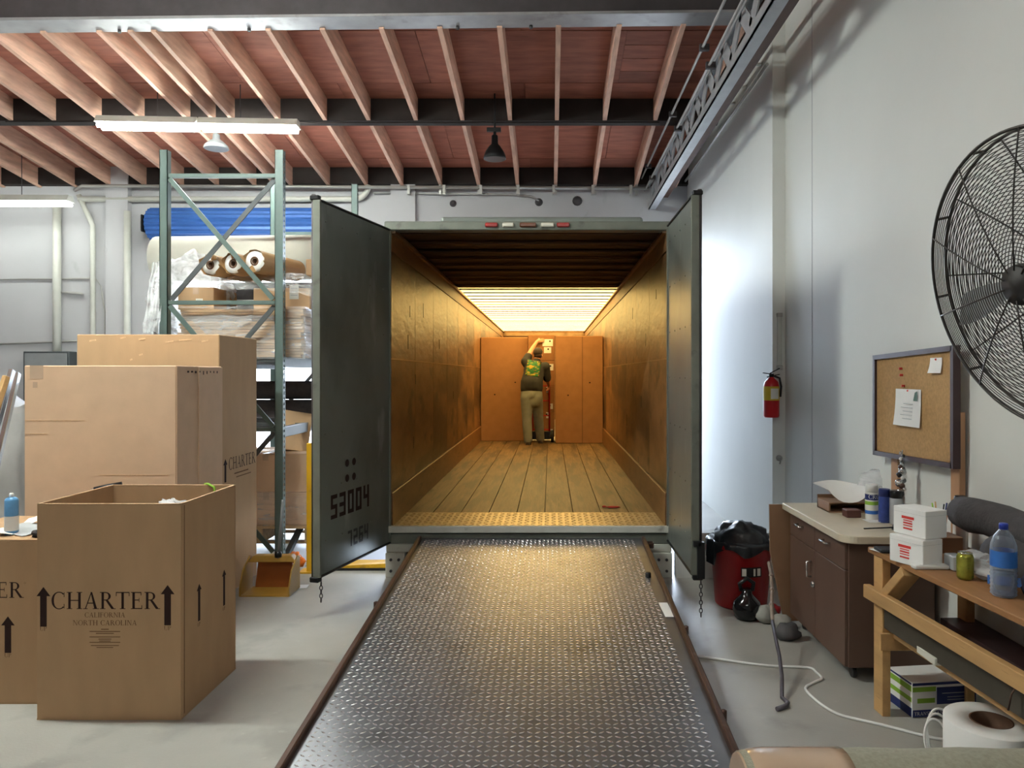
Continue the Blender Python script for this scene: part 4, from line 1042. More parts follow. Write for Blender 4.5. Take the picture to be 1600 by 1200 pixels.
mb = MB(); mb.box(-3.69, -2.5, 8.25, 9.2, ztop+.004, 2.84); obj('body', mb, m_fabric, bt, .05, W=True, seg=3)
mb = MB(); mb.box(-3.697, -2.493, 8.243, 9.207, ztop+.15, ztop+.19); obj('strap', mb, m_conduit, bt, .05, W=True, seg=3)
# three paper-wrapped rolls end-on above, white roll behind, film mass at the left
zb_ = P(0, 448, 7.6).z
RR = .15
for (px, py, r, lb) in ((328.6, 414, .104, 'leftmost of three kraft-wrapped white rolls seen end-on high in the rack'), (364, 412, .106, 'middle of three kraft-wrapped white rolls seen end-on high in the rack'), (397.6, 408, .112, 'rightmost and largest of three kraft-wrapped white rolls high in the rack')):
    q = P(px, py, 7.3); t = thing('wrapped_roll', lb, 'roll', tuple(q), group='wrapped rolls in the rack')
    M = frame((0, 0, 0), (1, 0, 0), (0, 0, 1)) @ Matrix.Rotation(PI, 4, 'X')     # axis into the depth
    M = Matrix.Rotation(math.radians(-14), 4, 'Z') @ Matrix.Rotation(-PI/2, 4, 'X')
    mb = MB(); mb.lathe([(.028, .0), (r*.88, .0), (r*.88, .72)], 28, M, cap=False); obj('film_roll', mb, m_whiteroll, t)
    mb = MB(); mb.lathe([(.03, .5), (.03, -.004), (.046, -.004), (.046, .02)], 18, M, cap=False); obj('core', mb, m_core, t)
    mb = MB(); n = 26; vs = []; fs = []
    for i in range(n+1):
        a = 2*PI*i/n; fr = -.07*max(0, noise.noise(Vector((math.cos(a)*2, math.sin(a)*2, px))))-.02*(i % 3 == 0)
        for zq, rr in ((fr, r*1.02), (.35, r), (.72, r)): vs.append((rr*math.cos(a), rr*math.sin(a), zq))
        if i: b = 3*i; fs += [(b-3, b, b+1, b-2), (b-2, b+1, b+2, b-1)]
    mb.add(vs, fs, True, M=M); obj('kraft_wrapper', mb, m_kraft, t)
    mb = MB(); a0 = random.uniform(0, 6)
    mb.add([tuple(M @ Vector((r*1.0*math.cos(a), r*1.0*math.sin(a), z_))) for a, z_ in ((a0, 0), (a0+.5, -.0), (a0+.9, -.015), (a0+.45, -.05))]+[tuple(M @ Vector((r*.35*math.cos(a0+.4), r*.35*math.sin(a0+.4), -.025)))], [(0, 1, 2, 4), (0, 4, 3)]); obj('torn_flap', mb, m_kraft, t)
mb = MB(); a = P(262, 405, 8.3); b = P(500, 402, 8.3); mb.tube([(a.x-.1, 8.3, a.z), (b.x+.15, 8.3, b.z)], .25, 24)
o = thing('foam_roll', 'long white foam roll lying across behind the wrapped rolls in the rack', 'roll', (a.x, 8.3, a.z-.25)); obj('roll_body', mb, m_foam, o, W=True)
mb = MB(); mb.tube([(b.x+.15, 8.3, b.z), (b.x+.152, 8.3, b.z)], .05, 14); obj('core', mb, m_core, o, W=True)
q = P(500, 418, 7.6); 
carton(P(478, 0, 7.55).x, P(506, 0, 7.55).x, 7.55, 7.9, P(0, 430, 7.55).z, P(0, 405, 7.55).z, 'torn kraft carton beside the left trailer door high in the rack', tape=False)
mb = MB(); q = P(300, 462, 7.8); mb.blob((q.x-.02, 7.85, q.z), (.42, .24, .43), 4, .3, 2.6, 34, 22)
tag(obj('crumpled_film', mb, m_filmdense), 'big crumpled mass of clear film on the upper rack shelf', 'plastic wrap')
mb = wrap_sheet('d', '', (P(222, 520, 7.0), P(248, 520, 7.05), P(262, 405, 7.3), P(238, 410, 7.2)), m_filmdense, 8, .06, 18)
tag(obj('hanging_film', mb, m_filmthick), 'clear film hanging down outside the left rack upright', 'plastic wrap')
mb = wrap_sheet('d', '', (P(330, 447, 7.25), P(500, 462, 7.25), P(500, 430, 7.6), P(330, 420, 7.6)), m_filmthick, 3, .05, 20)
tag(obj('draped_film', mb, m_film), 'clear film draped below the kraft-wrapped rolls', 'plastic wrap')
mb = wrap_sheet('d', '', (P(300, 500, 7.28), P(395, 470, 7.26), P(395, 505, 7.27), P(330, 530, 7.27)), m_film, 5, .04, 16)
tag(obj('sagging_film', mb, m_film), 'clear film sagging between the two cartons on the upper shelf', 'plastic wrap')
mb = MB()
for k in range(3): q = P(478+k*8, 553, 7.75); mb.blob((q.x, 7.75, Z1+.05), (.04, .05, .05), k, .1)
tag(obj('black_caps_bundle', mb, m_black), 'black rounded ends at the foot of the wrapped stack beside the trailer door', 'caps')

# ---- lower shelf: dark rolls, tilted tray; boxes below on a pallet
Z2 = ZSH[1]
for k, (dy, dz, lb) in enumerate(((0, 0, 'lower dark roll lying on the middle rack shelf'), (.05, .215, 'upper dark roll lying on the middle rack shelf'))):
    t = thing('dark_roll', lb, 'roll', (-3.1, 8.6+dy, Z2+.002), group='dark rolls on the middle shelf')
    mb = MB(); mb.tube([(-3.62, 8.6+dy, Z2+.112+dz), (-2.5, 8.6+dy, Z2+.112+dz)], .107, 20); obj('roll_body', mb, m_fabric, t, W=True)
    mb = MB(); mb.tube([(-2.5, 8.6+dy, Z2+.112+dz), (-2.495, 8.6+dy, Z2+.112+dz)], .03, 12); obj('core', mb, m_core, t, W=True)
pl = thing('pallet', 'wooden pallet on the floor under the boxes inside the rack', 'pallet', (-2.95, 8.0, 0))
for k in range(5):
    mb = MB(); y = 7.45+k*.24; mb.box(-3.55, -2.36, y, y+.12, .26, .28); obj('deck_slat', mb, m_pallet, pl, W=True)
for x in (-3.5, -2.97, -2.44):
    mb = MB(); mb.box(x-.03, x+.08, 7.46, 8.52, .12, .26); obj('stringer', mb, m_pallet, pl, W=True)
for y in (7.5, 8.0, 8.45):
    mb = MB(); mb.box(-3.55, -2.36, y, y+.09, .10, .12); obj('bottom_slat', mb, m_pallet, pl, W=True)
for x in (-3.45, -2.5):
    mb = MB(); mb.box(x, x+.1, 7.6, 8.4, 0, .10); obj('bearer', mb, m_pallet, pl, W=True)
q1 = P(0, 770, 7.55).z; q2 = P(0, 709, 7.55).z
carton(-3.4, P(494, 0, 7.55).x, 7.55, 8.3, .282, q1, 'shrink-wrapped lower carton on the floor pallet inside the rack', m=m_cardboard2)
carton(-3.4, P(492, 0, 7.55).x, 7.55, 8.25, q1+.002, q2, 'upper carton of the two stacked on the floor pallet inside the rack', m=m_cardboard2)
mb = wrap_sheet('d', '', (P(402, 822, 7.5), P(497, 822, 7.5), P(494, 768, 7.5), P(402, 768, 7.5)), m_film, 4, .02, 14)
tag(obj('pallet_film', mb, m_film), 'stretch film round the lower carton on the floor pallet', 'plastic wrap')
a = P(455, 705, 7.8)
t = carton(a.x-.16, a.x+.16, 7.75, 7.85, q2+.004, q2+.42, 'flat open carton tray leaning on top of the stacked cartons in the rack', tape=False, tilt=(-.25, .18, .5))
# ---- dustpan, paper, yellow guards
dp = thing('lobby_dustpan', 'dusty yellow long-handled dustpan standing on the floor by the rack', 'dustpan', (-2.33, 6.1, 0))
x0, x1, y0, y1, hh = -.20, .20, -.06, .20, .29
mb = MB(); mb.hexa([(x0, y0, 0), (x1, y0, 0), (x1-.01, y1, 0), (x0+.01, y1, 0)], [(x0, y0, .008), (x1, y0, .008), (x1-.01, y1, .012), (x0+.01, y1, .012)]); obj('floor_plate', mb, m_pan, dp)
mb = MB(); mb.hexa([(x0+.03, y1-.02, 0), (x1-.03, y1-.02, 0), (x1-.03, y1, 0), (x0+.03, y1, 0)], [(x0+.06, y1-.02, hh-.03), (x1-.06, y1-.02, hh-.03), (x1-.06, y1, hh-.03), (x0+.06, y1, hh-.03)]); obj('back_panel', mb, m_panin, dp, .004)
for s in (-1, 1):
    mb = MB(); X = x1*s
    M = frame((X-.006, 0, 0), (0, 1, 0), (0, 0, 1)); mb.prism([(y0, 0), (y1, 0), (y1, hh-.02), (y1-.05, hh), (y0+.06, hh-.09), (y0, .07)], .012, M); obj('side_panel', mb, m_pan, dp, .003)
mb = MB(); mb.hexa([(x0, y1-.10, hh-.05), (x1, y1-.10, hh-.05), (x1, y1+.005, hh-.05), (x0, y1+.005, hh-.05)], [(x0+.04, y1-.08, hh), (x1-.04, y1-.08, hh), (x1-.04, y1, hh), (x0+.04, y1, hh)]); obj('hood', mb, m_pan, dp, .006)
mb = MB(); mb.tube([(.05, .12, hh-.02), (.07, .18, hh+.46)], .014, 10); obj('handle', mb, m_grey, dp)
mb = MB(); mb.lathe([(.03, 0), (.03, .03), (.02, .05)], 12, Matrix.Translation((.05, .12, hh-.01))); obj('handle_socket', mb, m_black, dp)
q = FL(467, 917); mb = MB(); mb.box(-.075, .075, -.055, .055, 0, .002); o = tag(obj('paper_slip', mb, m_paper), 'white paper slip on the floor in front of the yellow post', 'paper'); o.location = (q.x, q.y, .001); o.rotation_euler.z = .1
yp = thing('guard_post', 'yellow steel guard post beside the left trailer door', 'post', (-2.16, 6.8, 0))
mb = MB(); mb.box(-2.23, -2.16, 6.78, 6.85, 0, 1.18); obj('post', mb, m_yellow, yp, .006, W=True)
mb = MB(); mb.box(-2.29, -2.10, 6.74, 6.90, 0, .012); obj('base_plate', mb, m_yellow, yp, W=True)
yr = thing('dock_edge_guard', 'yellow steel edge guard lying at the lip of the dock pit', 'guard', (-1.75, 6.9, 0))
mb = MB(); mb.hexa([(-2.06, 6.86, 0), (-1.36, 6.86, 0), (-1.36, 6.98, 0), (-2.06, 6.98, 0)], [(-2.0, 6.86, .04), (-1.36, 6.86, .07), (-1.36, 6.98, .07), (-2.0, 6.98, .07)]); obj('angle', mb, m_yellow, yr, .004, W=True)
mb = MB(); mb.box(-2.02, -1.40, 6.845, 6.859, .0, .022); obj('dark_lip', mb, m_rubber, yr, W=True)
mb = MB(); mb.blob((-2.42, 7.0, .085), (.06, .05, .05), 3, .5, 3.2, 20, 12, squash=-.08); mb.blob((-2.35, 6.97, .055), (.045, .04, .045), 5, .5, 3.2, 16, 10, squash=-.05)
tag(obj('orange_strap_heap', mb, m_orange), 'heap of orange strap on the floor behind the yellow post', 'strap')
# ================================================================== right side
# fire extinguisher on the step of the wall, white bits above and below
q = P(1208, 652, 7.2)
ex = thing('fire_extinguisher', 'red fire extinguisher with yellow label hanging on the right wall', 'fire extinguisher', (2.14, 7.19, q.z))
r = .075
mb = MB(); mb.lathe([(r*.9, 0), (r, .015), (r, .30), (r*.85, .345), (r*.45, .375), (r*.3, .39)], 24); obj('cylinder', mb, m_extred, ex)
mb = MB(); mb.lathe([(r*1.015, .165), (r*1.015, .30)], 24, cap=False); obj('label', mb, m_label_y, ex)
mb = MB(); 
for k in range(7):
    a0, a1 = math.radians(-110+k*9), math.radians(-110+(k+1)*9)
    mb.add([(r*1.025*math.cos(a), r*1.025*math.sin(a), zq) for a, zq in ((a0, .18), (a1, .18), (a1, .28), (a0, .28))], [(0, 1, 2, 3)])
obj('label_panel', mb, m_label_w, ex)
mb = MB(); mb.lathe([(.022, .385), (.024, .42), (.016, .425)], 14); mb.bar((-.01, 0, .42), (-.085, -.02, .43), .02, .008); obj('valve', mb, m_blackmetal, ex)
mb = MB(); mb.bar((-.015, 0, .425), (.075, -.02, .475), .022, .010); mb.bar((-.02, 0, .40), (.075, -.02, .415), .022, .008); obj('lever', mb, m_blackmetal, ex, .002)
mb = MB(); mb.tube([(.02, -.02, .40), (.07, -.03, .38), (.085, -.03, .30), (.08, -.02, .20)], .011, 8); obj('hose', mb, m_rubber, ex)
mb = MB(); mb.box(-.02, .02, .06, .085, .2, .4); obj('hook', mb, m_blackmetal, ex)
a, b = P(1218, 492, YP-.02), P(1218, 574, YP-.02)
mb = MB(); mb.box(a.x-.02, a.x+.02, YP-.035, YP, b.z, a.z); t = thing('wall_raceway', 'white upright raceway strip above the fire extinguisher', 'raceway', (a.x, YP, b.z)); obj('strip', mb, m_pipe, t, .006, W=True)
for zq in (a.z, b.z): mb = MB(); mb.box(a.x-.025, a.x+.025, YP-.04, YP, zq-.02, zq+.02); obj('end_cap', mb, m_conduit, t, .004, W=True)
a = P(1218, 716, YP-.02); mb = MB(); mb.lathe([(.03, 0), (.03, .02), (.012, .03)], 12, frame((a.x, YP, a.z), (1, 0, 0), (0, 0, 1))); mb.tube([(a.x, YP-.03, a.z), (a.x, YP-.05, a.z-.03), (a.x, YP-.03, a.z-.05)], .008, 6)
tag(obj('wall_hook', mb, m_conduit), 'small metal wall hook below the fire extinguisher', 'hook')

# cork board on two wooden posts
cb = thing('cork_board', 'cork notice board with dark frame on two wooden posts by the right wall', 'notice board', (2.24, 4.58, 1.6))
by0_, by1_, bz0, bz1 = 4.09, 5.07, 1.275, 1.925
def zt(y): return .03*(1-(y-by0_)/(by1_-by0_))     # near end a little higher
def bpan(y0, y1, z0, z1, x0, x1): return MB().hexa([(x0, y0, z0+zt(y0)), (x1, y0, z0+zt(y0)), (x1, y1, z0+zt(y1)), (x0, y1, z0+zt(y1))], [(x0, y0, z1+zt(y0)), (x1, y0, z1+zt(y0)), (x1, y1, z1+zt(y1)), (x0, y1, z1+zt(y1))])
obj('cork_panel', bpan(by0_, by1_, bz0, bz1, 2.225, 2.245), m_cork, cb, W=True)
for y0, y1, z0, z1 in ((by0_-.018, by0_+.012, bz0-.015, bz1+.015), (by1_-.012, by1_+.018, bz0-.015, bz1+.015), (by0_, by1_, bz0-.015, bz0+.015), (by0_, by1_, bz1-.015, bz1+.015)):
    obj('frame_rail', bpan(y0, y1, z0, z1, 2.208, 2.25), m_corkframe, cb, W=True)
for px, y in ((1397, 4.86), (1498, 4.13)):
    mb = MB(); mb.box(2.25, 2.285, y-.045, y+.045, .9, 1.6); obj('post', mb, m_boardwood, cb, .003, W=True)
X0 = 2.223
for (pa, pb, m, lb, nm) in (((1401, 608), (1440, 666), m_paper, 'larger white sheet pinned to the middle of the cork board', 'pinned_sheet'), ((1455, 559), (1473, 583), m_paper, 'small white note pinned to the top right of the cork board', 'pinned_note')):
    ya, yb_ = X0*F/(pa[0]-860), X0*F/(pb[0]-860); ym = (ya+yb_)/2
    za, zb2 = CAMZ-(pa[1]-585)*ym/F, CAMZ-(pb[1]-585)*ym/F
    n = 6; vs = []; fs = []
    for k in (0, 1):
        for i in range(n+1):
            v = i/n; vs += [(X0-.006-.018*v*v+.001*k, ya, za+(zb2-za)*v), (X0-.004-.010*v*v+.001*k, yb_, za+(zb2-za)*v)]
    o1 = 2*(n+1)
    for i in range(n): a = 2*i; fs += [(a, a+2, a+3, a+1), (o1+a, o1+a+1, o1+a+3, o1+a+2)]
    t = thing(nm, lb, 'paper', (X0, ym, zb2)); mb = MB(); mb.add(vs, fs, True); obj('sheet', mb, m, t, W=True)
    if 'sheet' in nm:
        mb = MB()
        for k in range(5): zq = zb2+(za-zb2)*(.2+.1*k); xx = X0-.030+.02*(.2+.1*k); mb.box(xx-.001, xx, ym-.09, ym+.06*(1 if k % 2 else .5), zq, zq+.004)
        obj('print_lines', mb, m_papergrey, t, W=True)
        mb = MB(); yq = yb_+.03; mb.add([(X0-.012, yq+.05, za-.07), (X0-.012, yq, za-.07), (X0-.012, yq, za-.01), (X0-.012, yq+.03, za-.02)], [(0, 1, 2, 3)]); obj('print_patch', mb, mat('green_grey_print', (96, 124, 112), .7), t, W=True)
    mb = MB(); mb.lathe([(.006, 0), (.006, .008), (.003, .012)], 8, frame((X0, ym, za-.01), (0, 1, 0), (0, 0, -1))); obj('pin', mb, m_redprint, t, W=True)
for k, (px, py, lb) in enumerate(((1409, 576, 'red push pin near the upper left of the cork board'), (1410, 586, 'second red push pin just below the first on the cork board'), (1413, 603, 'red push pin above the larger sheet'))):
    y = X0*F/(px-860); z = CAMZ-(py-585)*y/F
    mb = MB(); mb.lathe([(.008, 0), (.006, .012), (.009, .016), (0, .018)], 10, frame((X0+.001, y, z), (0, 1, 0), (0, 0, -1))); tag(obj('push_pin', mb, m_redprint), lb, 'pin')

# ---- cabinet with the beige counter
cx0_, cx1_, cy0_, cy1_, cz0, cz1 = 1.73, 2.26, 4.36, 5.36, .085, .83
cab = thing('cabinet', 'brown two-door cabinet with beige counter top on castors by the right wall', 'cabinet', (2.0, 4.86, 0))
mb = MB(); mb.box(cx0_+.02, cx1_, cy0_, cy1_, cz0, cz1); obj('body', mb, m_cab, cab, .004, W=True)
ymid = 4.86
for y0, y1, hs in ((cy0_+.004, ymid-.003, 1), (ymid+.003, cy1_-.004, -1)):
    mb = MB(); mb.box(cx0_, cx0_+.019, y0, y1, cz0+.005, .655); dd = obj('door', mb, m_cab, cab, .002, W=True)
    mb = MB(); mb.box(cx0_, cx0_+.019, y0, y1, .662, .825); dw = obj('drawer', mb, m_cab, cab, .002, W=True)
    yc = (y0+y1)/2+(.02 if hs < 0 else .03)
    mb = MB(); mb.tube([(cx0_, yc-.05, .765), (cx0_-.03, yc-.05, .765), (cx0_-.03, yc+.05, .765), (cx0_, yc+.05, .765)], .007, 8); obj('handle', mb, m_chrome, dw, W=True)
    if hs < 0:
        mb = MB(); mb.tube([(cx0_, y0+.06, .57), (cx0_-.03, y0+.06, .57), (cx0_-.03, y0+.06, .47), (cx0_, y0+.06, .47)], .007, 8); obj('handle', mb, m_chrome, dd, W=True)
        mb = MB(); mb.lathe([(.022, 0), (.022, .010), (.012, .018), (0, .018)], 14, frame((cx0_, y0+.015, .43), (0, 1, 0), (0, 0, -1)) @ Matrix.Rotation(0, 4, 'X')); obj('lock', mb, m_chrome, dd, W=True)
# rounded counter
R = .10; X0c, X1c, Y0c, Y1c = 1.685, 2.29, 4.27, 5.40
poly = [(X1c, Y1c), (X0c, Y1c)]
for k in range(9):
    a = PI+k/8*PI/2; poly.append((X0c+R+R*math.cos(a), Y0c+R+R*math.sin(a)))
poly.append((X1c, Y0c))
mb = MB(); mb.prism(poly, .045, Matrix.Translation((0, 0, .832))); obj('counter_top', mb, m_counter, cab, .005, W=True, seg=2)
for x in (cx0_+.08, cx1_-.08):
    for y in (cy0_+.08, cy1_-.08):
        mb = MB(); mb.tube([(x-.012, y, .037), (x+.012, y, .037)], .035, 14); mb.box(x-.018, x+.018, y-.02, y+.02, .06, .085); obj('castor', mb, m_black, cab, W=True)
CT = .877
mb = MB(); mb.prism([(1.60, .86), (1.605, .52), (1.705, .01), (2.28, .01), (2.28, .86)], .02, frame((0, 5.44, 0), (1, 0, 0), (0, 0, 1)))
tag(obj('backing_board', mb, m_cabside), 'tan laminate board with slanted lower edge standing at the far end of the cabinet', 'board')
# ---- things on the counter
q = FL(1336, 786, CT)
t = thing('letter_tray', 'brown wooden letter tray at the back of the beige counter', 'tray', (2.02, 5.12, CT))
for z in (0, .06):
    mb = MB(); mb.box(-.14, .15, -.11, .11, z, z+.008); obj('shelf', mb, m_cabside, t)
mb = MB(); mb.box(-.14, .15, .10, .112, 0, .09); mb.box(.142, .15, -.11, .11, 0, .07); mb.box(-.14, -.132, -.11, .11, 0, .06); obj('tray_side', mb, m_cabside, t)
mb = MB(); n = 10; vs = []; fs = []
for k in (0, 1):
    for i in range(n+1):
        u = i/n; vs += [(1.86+.33*u, 4.96+.002*k, CT+.065+.085*(1-math.sin(PI*min(1, u*1.15)))**1.4+.01), (1.84+.35*u, 5.22+.002*k, CT+.17+.02*math.sin(u*4))]
o1 = 2*(n+1)
for i in range(n): a = 2*i; fs += [(a, a+1, a+3, a+2), (o1+a, o1+a+2, o1+a+3, o1+a+1)]
mb.add(vs, fs, True); tag(obj('paper_sheaf', mb, m_paper), 'curled white papers propped in the letter tray on the counter', 'paper')
q = FL(1331, 808, CT); mb = MB(); mb.box(q.x-.045, q.x+.05, q.y-.03, q.y+.05, CT+.001, CT+.05); tag(obj('wooden_block', mb, mat('red_brown_block', (92, 56, 48), .6), None, .004), 'small red-brown wooden block at the front of the beige counter', 'block')
def on_counter(px, py): return FL(px, py, CT)
q = on_counter(1362, 811); spray(q.x, q.y, CT+.001, .040, .225, m_label_w, m_foamwhite, 'white spray can with lime band, leftmost of the cans on the counter', band=[(.42, .52, m_green), (.56, .72, m_navy), (.16, .26, m_bluelab)], txt=('CRC', .60, 0, .026))
q = on_counter(1382, 816); spray(q.x, q.y, CT+.001, .036, .21, m_can_blue, m_navy, 'blue spray can in the middle of the cans on the counter')
q = on_counter(1400, 819); spray(q.x, q.y, CT+.001, .038, .21, m_can_grey, m_black, 'grey spray can with black cap, rightmost of the cans on the counter')
mb = MB(); mb.box(-.12, .12, -.05, .06, 0, .002); o = tag(obj('slip_under_cans', mb, m_paper), 'white slip of paper under the spray cans', 'paper'); q = on_counter(1382, 814); o.location = (q.x, q.y, CT+.0002)
q = on_counter(1416, 800); mb = MB(); mb.box(q.x-.04, q.x+.05, q.y-.02, q.y+.05, CT+.001, CT+.13); tag(obj('tan_box', mb, m_cardboard, None, .003), 'small tan box behind the spray cans on the counter', 'box')
mb = MB(); q = P(1385, 762, 5.05); mb.blob((q.x, 5.2, CT+.14), (.13, .06, .125), 4, .3, 2.5, 18, 12); tag(obj('clear_bag', mb, m_filmthick), 'crumpled clear plastic bag behind the spray cans', 'plastic bag')
t = thing('tape_gun', 'black tape gun with a thin blade lying at the counter edge', 'tape gun', (0, 0, 0)); q = on_counter(1405, 828); t.location = (q.x, q.y-.02, CT); WM[t.name] = Matrix.Translation(t.location)
mb = MB(); mb.prism([(-.05, 0), (.12, 0), (.12, .05), (.06, .06), (-.04, .035)], .05, frame((0, .02, .002), (1, 0, 0), (0, 0, 1))); obj('body', mb, m_black, t, .005)
mb = MB(); mb.bar((-.22, .0, .012), (-.03, 0, .02), .012, .006); obj('blade', mb, m_blackmetal, t)
# bead charm hanging from the board, jar below it
t = thing('bead_charm', 'silvery bead and crystal charm hanging from the lower edge of the cork board', 'charm', (2.19, 4.62, 1.1))
mb = MB(); pts = [(2.19, 4.62, 1.34-.012*k) for k in range(24)]; mb.tube(pts, .003, 5); obj('string', mb, m_conduit, t, W=True)
mats = [m_chrome, m_black, m_foamwhite, m_grey, m_chrome, m_kerb, m_chrome]
for k in range(16):
    rr = .012+.012*math.sin(k*.7)**2 if k > 3 else .010
    mb = MB(); mb.blob((2.185+.012*math.sin(k*2.1), 4.62+.012*math.cos(k*1.7), 1.32-.017*k), (rr, rr, rr), k, .25, 3, 10, 7); obj('bead', mb, mats[k % 7], t, W=True)
q = P(1432, 785, 4.62); t = thing('glass_jar', 'small clear glass jar below the bead charm', 'jar', (2.17, 4.62, CT))
mb = MB(); mb.lathe([(.035, .001), (.04, .01), (.04, .08), (.025, .11), (.028, .13)], 20, cap=False); obj('glass', mb, m_pet, t)
mb = MB(); mb.lathe([(.033, .002), (.033, .05), (0, .055)], 16); obj('filling', mb, m_grey, t)
WTC = .868+.085
mb = MB(); mb.box(2.0, 2.17, 3.90, 4.04, .869, .953); tag(obj('small_box', mb, m_cabside, None, .004), 'small brown box under the orange pen cup behind the white boxes', 'box')
t = thing('pen_cup', 'orange pen cup behind the stacked white boxes', 'cup', (2.08, 3.97, WTC)); PC = t
mb = MB(); mb.lathe([(.03, .001), (.04, .11), (.036, .11), (.027, .006)], 18, cap=False); mb.lathe([(.03, .001), (0, .001)], 18); obj('cup', mb, m_orange, t)
for k, m in enumerate((m_navy, m_pine, m_green, m_black)):
    mb = MB(); a = k*1.6; mb.tube([(.012*math.cos(a), .012*math.sin(a), .01), (.04*math.cos(a), .04*math.sin(a), .17)], .004, 7); tag(obj('pen', mb, m), ['navy pen', 'wooden pencil', 'green pen', 'black marker'][k]+' standing in the orange pen cup', 'pen').location += Vector((2.08, 3.97, WTC))
# move the cup to something solid: small shelf box on the bench behind the white boxes
# ---- workbench
WT = .868
wb = thing('workbench', 'rough pine workbench with slatted lower rack along the right wall', 'workbench', (2.0, 3.0, 0))
yN, yFr = 1.9, 4.06
def bx(y): return 1.735+(4.06-y)*.07      # front edge drifts towards the wall nearer the camera
def prism_y(y0, y1, dx0, dx1, z0, z1):
    return MB().hexa([(bx(y0)+dx0, y0, z0), (bx(y0)+dx1, y0, z0), (bx(y1)+dx1, y1, z0), (bx(y1)+dx0, y1, z0)], [(bx(y0)+dx0, y0, z1), (bx(y0)+dx1, y0, z1), (bx(y1)+dx1, y1, z1), (bx(y1)+dx0, y1, z1)])
mb = prism_y(yN, yFr, 0, 0, WT-.03, WT)
mb = MB().hexa([(bx(yN), yN, WT-.03), (2.285, yN, WT-.03), (2.285, yFr, WT-.03), (bx(yFr), yFr, WT-.03)], [(bx(yN), yN, WT), (2.285, yN, WT), (2.285, yFr, WT), (bx(yFr), yFr, WT)])
obj('top', mb, m_benchtop, wb, .004, W=True)
for y in (3.97, 2.2):
    mb = prism_y(y-.045, y+.045, .01, .055, 0, WT-.03); obj('leg', mb, m_pine, wb, .003, W=True)
    mb = MB(); mb.box(2.2, 2.245, y-.045, y+.045, 0, WT-.03); obj('leg', mb, m_pine, wb, .003, W=True)
    for z in (.40, ):
        mb = MB(); mb.box(bx(y)-.005, 2.25, y-.065, y-.045, z-.045, z+.045); obj('cross_piece', mb, m_pine, wb, .003, W=True)
for (ya, za, yb2, zb2) in ((3.95, .60, 3.70, WT-.04), (2.3, .50, 2.72, WT-.04)):
    mb = MB(); mb.bar((bx(ya)+.035, ya, za), (bx(yb2)+.035, yb2, zb2), .05, .09, up=(1, 0, 0)); obj('knee_brace', mb, m_pine, wb, .003, W=True)
for z, dx in ((.635, -.035), (.455, .06)):
    mb = prism_y(yN, 4.04, dx, dx+.038, z-.035, z+.035); obj('front_rail', mb, m_pine, wb, .003, W=True)
for k, dx in enumerate((.10, .20, .30, .40)):
    mb = prism_y(yN, 3.95, dx, dx+.07, .432, .452); obj('shelf_slat', mb, m_pine, wb, .003, W=True)
mb = prism_y(yN, 3.95, .02, .022, .47, .60); obj('gap_strip', mb, mat('gap_shade', (74, 68, 58), .6, .1), wb, W=True)  # stands in for the dark gap between the rails, shade in its colour
mb = MB(); q = P(1476, 950, 3.55); mb.box(q.x-.10, q.x+.10, 3.45, 3.62, .455, .49); tag(obj('white_offcut', mb, m_foam, None, .003), 'pale board offcut lying on the lower bench shelf', 'board offcut')
mb = MB(); mb.box(2.1, 2.28, 3.0, 4.0, .455, .50); tag(obj('dark_offcut', mb, m_corkframe, None, .003), 'dark plank lying at the back of the lower bench shelf', 'plank')
# on the bench
def on_bench(px, py): return FL(px, py, WT)
q = on_bench(1397, 862)
t = thing('phone_case', 'black phone lying at the far end of the bench', 'phone', (q.x, q.y, WT)); WM[t.name] = Matrix.Translation((q.x, q.y, WT))
mb = MB(); mb.box(-.09, .05, -.05, .05, .001, .02); obj('case', mb, m_black, t, .008, seg=2)
mb = MB(); mb.box(-.02, .10, -.06, .0, .02, .045); obj('holder', mb, m_black, t, .008, seg=2)
q = on_bench(1378, 857); mb = MB(); mb.box(-.10, .12, -.03, .05, 0, .002); o = tag(obj('bench_sheet', mb, m_paper), 'white paper under the black phone on the bench', 'paper'); o.location = (q.x+.04, q.y-.02, WT+.0002); o.rotation_euler.z = .3
def wbox(px0, px1, y, z0, z1, label, rz):
    x0 = (px0-860)*y/F; x1 = (px1-860)*y/F
    cx = (x0+x1)/2; dpt = .20; wx = (x1-x0)*.68
    t = thing('white_box', label, 'box', (cx, y+dpt/2, z0), rz); WM[t.name] = Matrix.Translation((cx, y+dpt/2, z0)) @ Matrix.Rotation(rz, 4, 'Z')
    h = z1-z0; mb = MB(); mb.box(-wx/2, wx/2, -dpt/2, dpt/2, 0, h); obj('body', mb, m_paper, t, .003)
    mb = MB(); mb.box(-wx/2-.001, wx/2+.001, -dpt/2-.001, dpt/2+.001, h*.82, h*.825); obj('lid_seam', mb, m_papergrey, t)
    mb = MB()
    for a, b in ((.52, .58), (.42, .50), (.34, .40), (.22, .30), (.60, .72)): mb.box(-wx/2-.0015, -wx/2, -.03 if a > .55 else -.02, .045 if a > .55 else .035, h*a, h*b-.003)
    obj('red_print', mb, m_redprint, t)
    return t
wbox(1415, 1478, 3.60, WT+.001, WT+.137, 'lower white box with red print of the two stacked on the bench', .40)
wbox(1420, 1486, 3.62, WT+.139, WT+.275, 'upper white box with red print of the two stacked on the bench', .36)
q = on_bench(1455, 884)
t = thing('white_tape_dispenser', 'white plastic tape dispenser lying in front of the white boxes', 'tape dispenser', (q.x, q.y-.06, WT)); WM[t.name] = Matrix.Translation(t.location)
mb = MB(); mb.box(-.12, .05, -.02, .03, .001, .022); obj('handle', mb, m_foamwhite, t, .008, seg=2)
mb = MB(); mb.box(.05, .11, -.05, .04, .001, .07); obj('block', mb, m_papergrey, t, .006, seg=2)
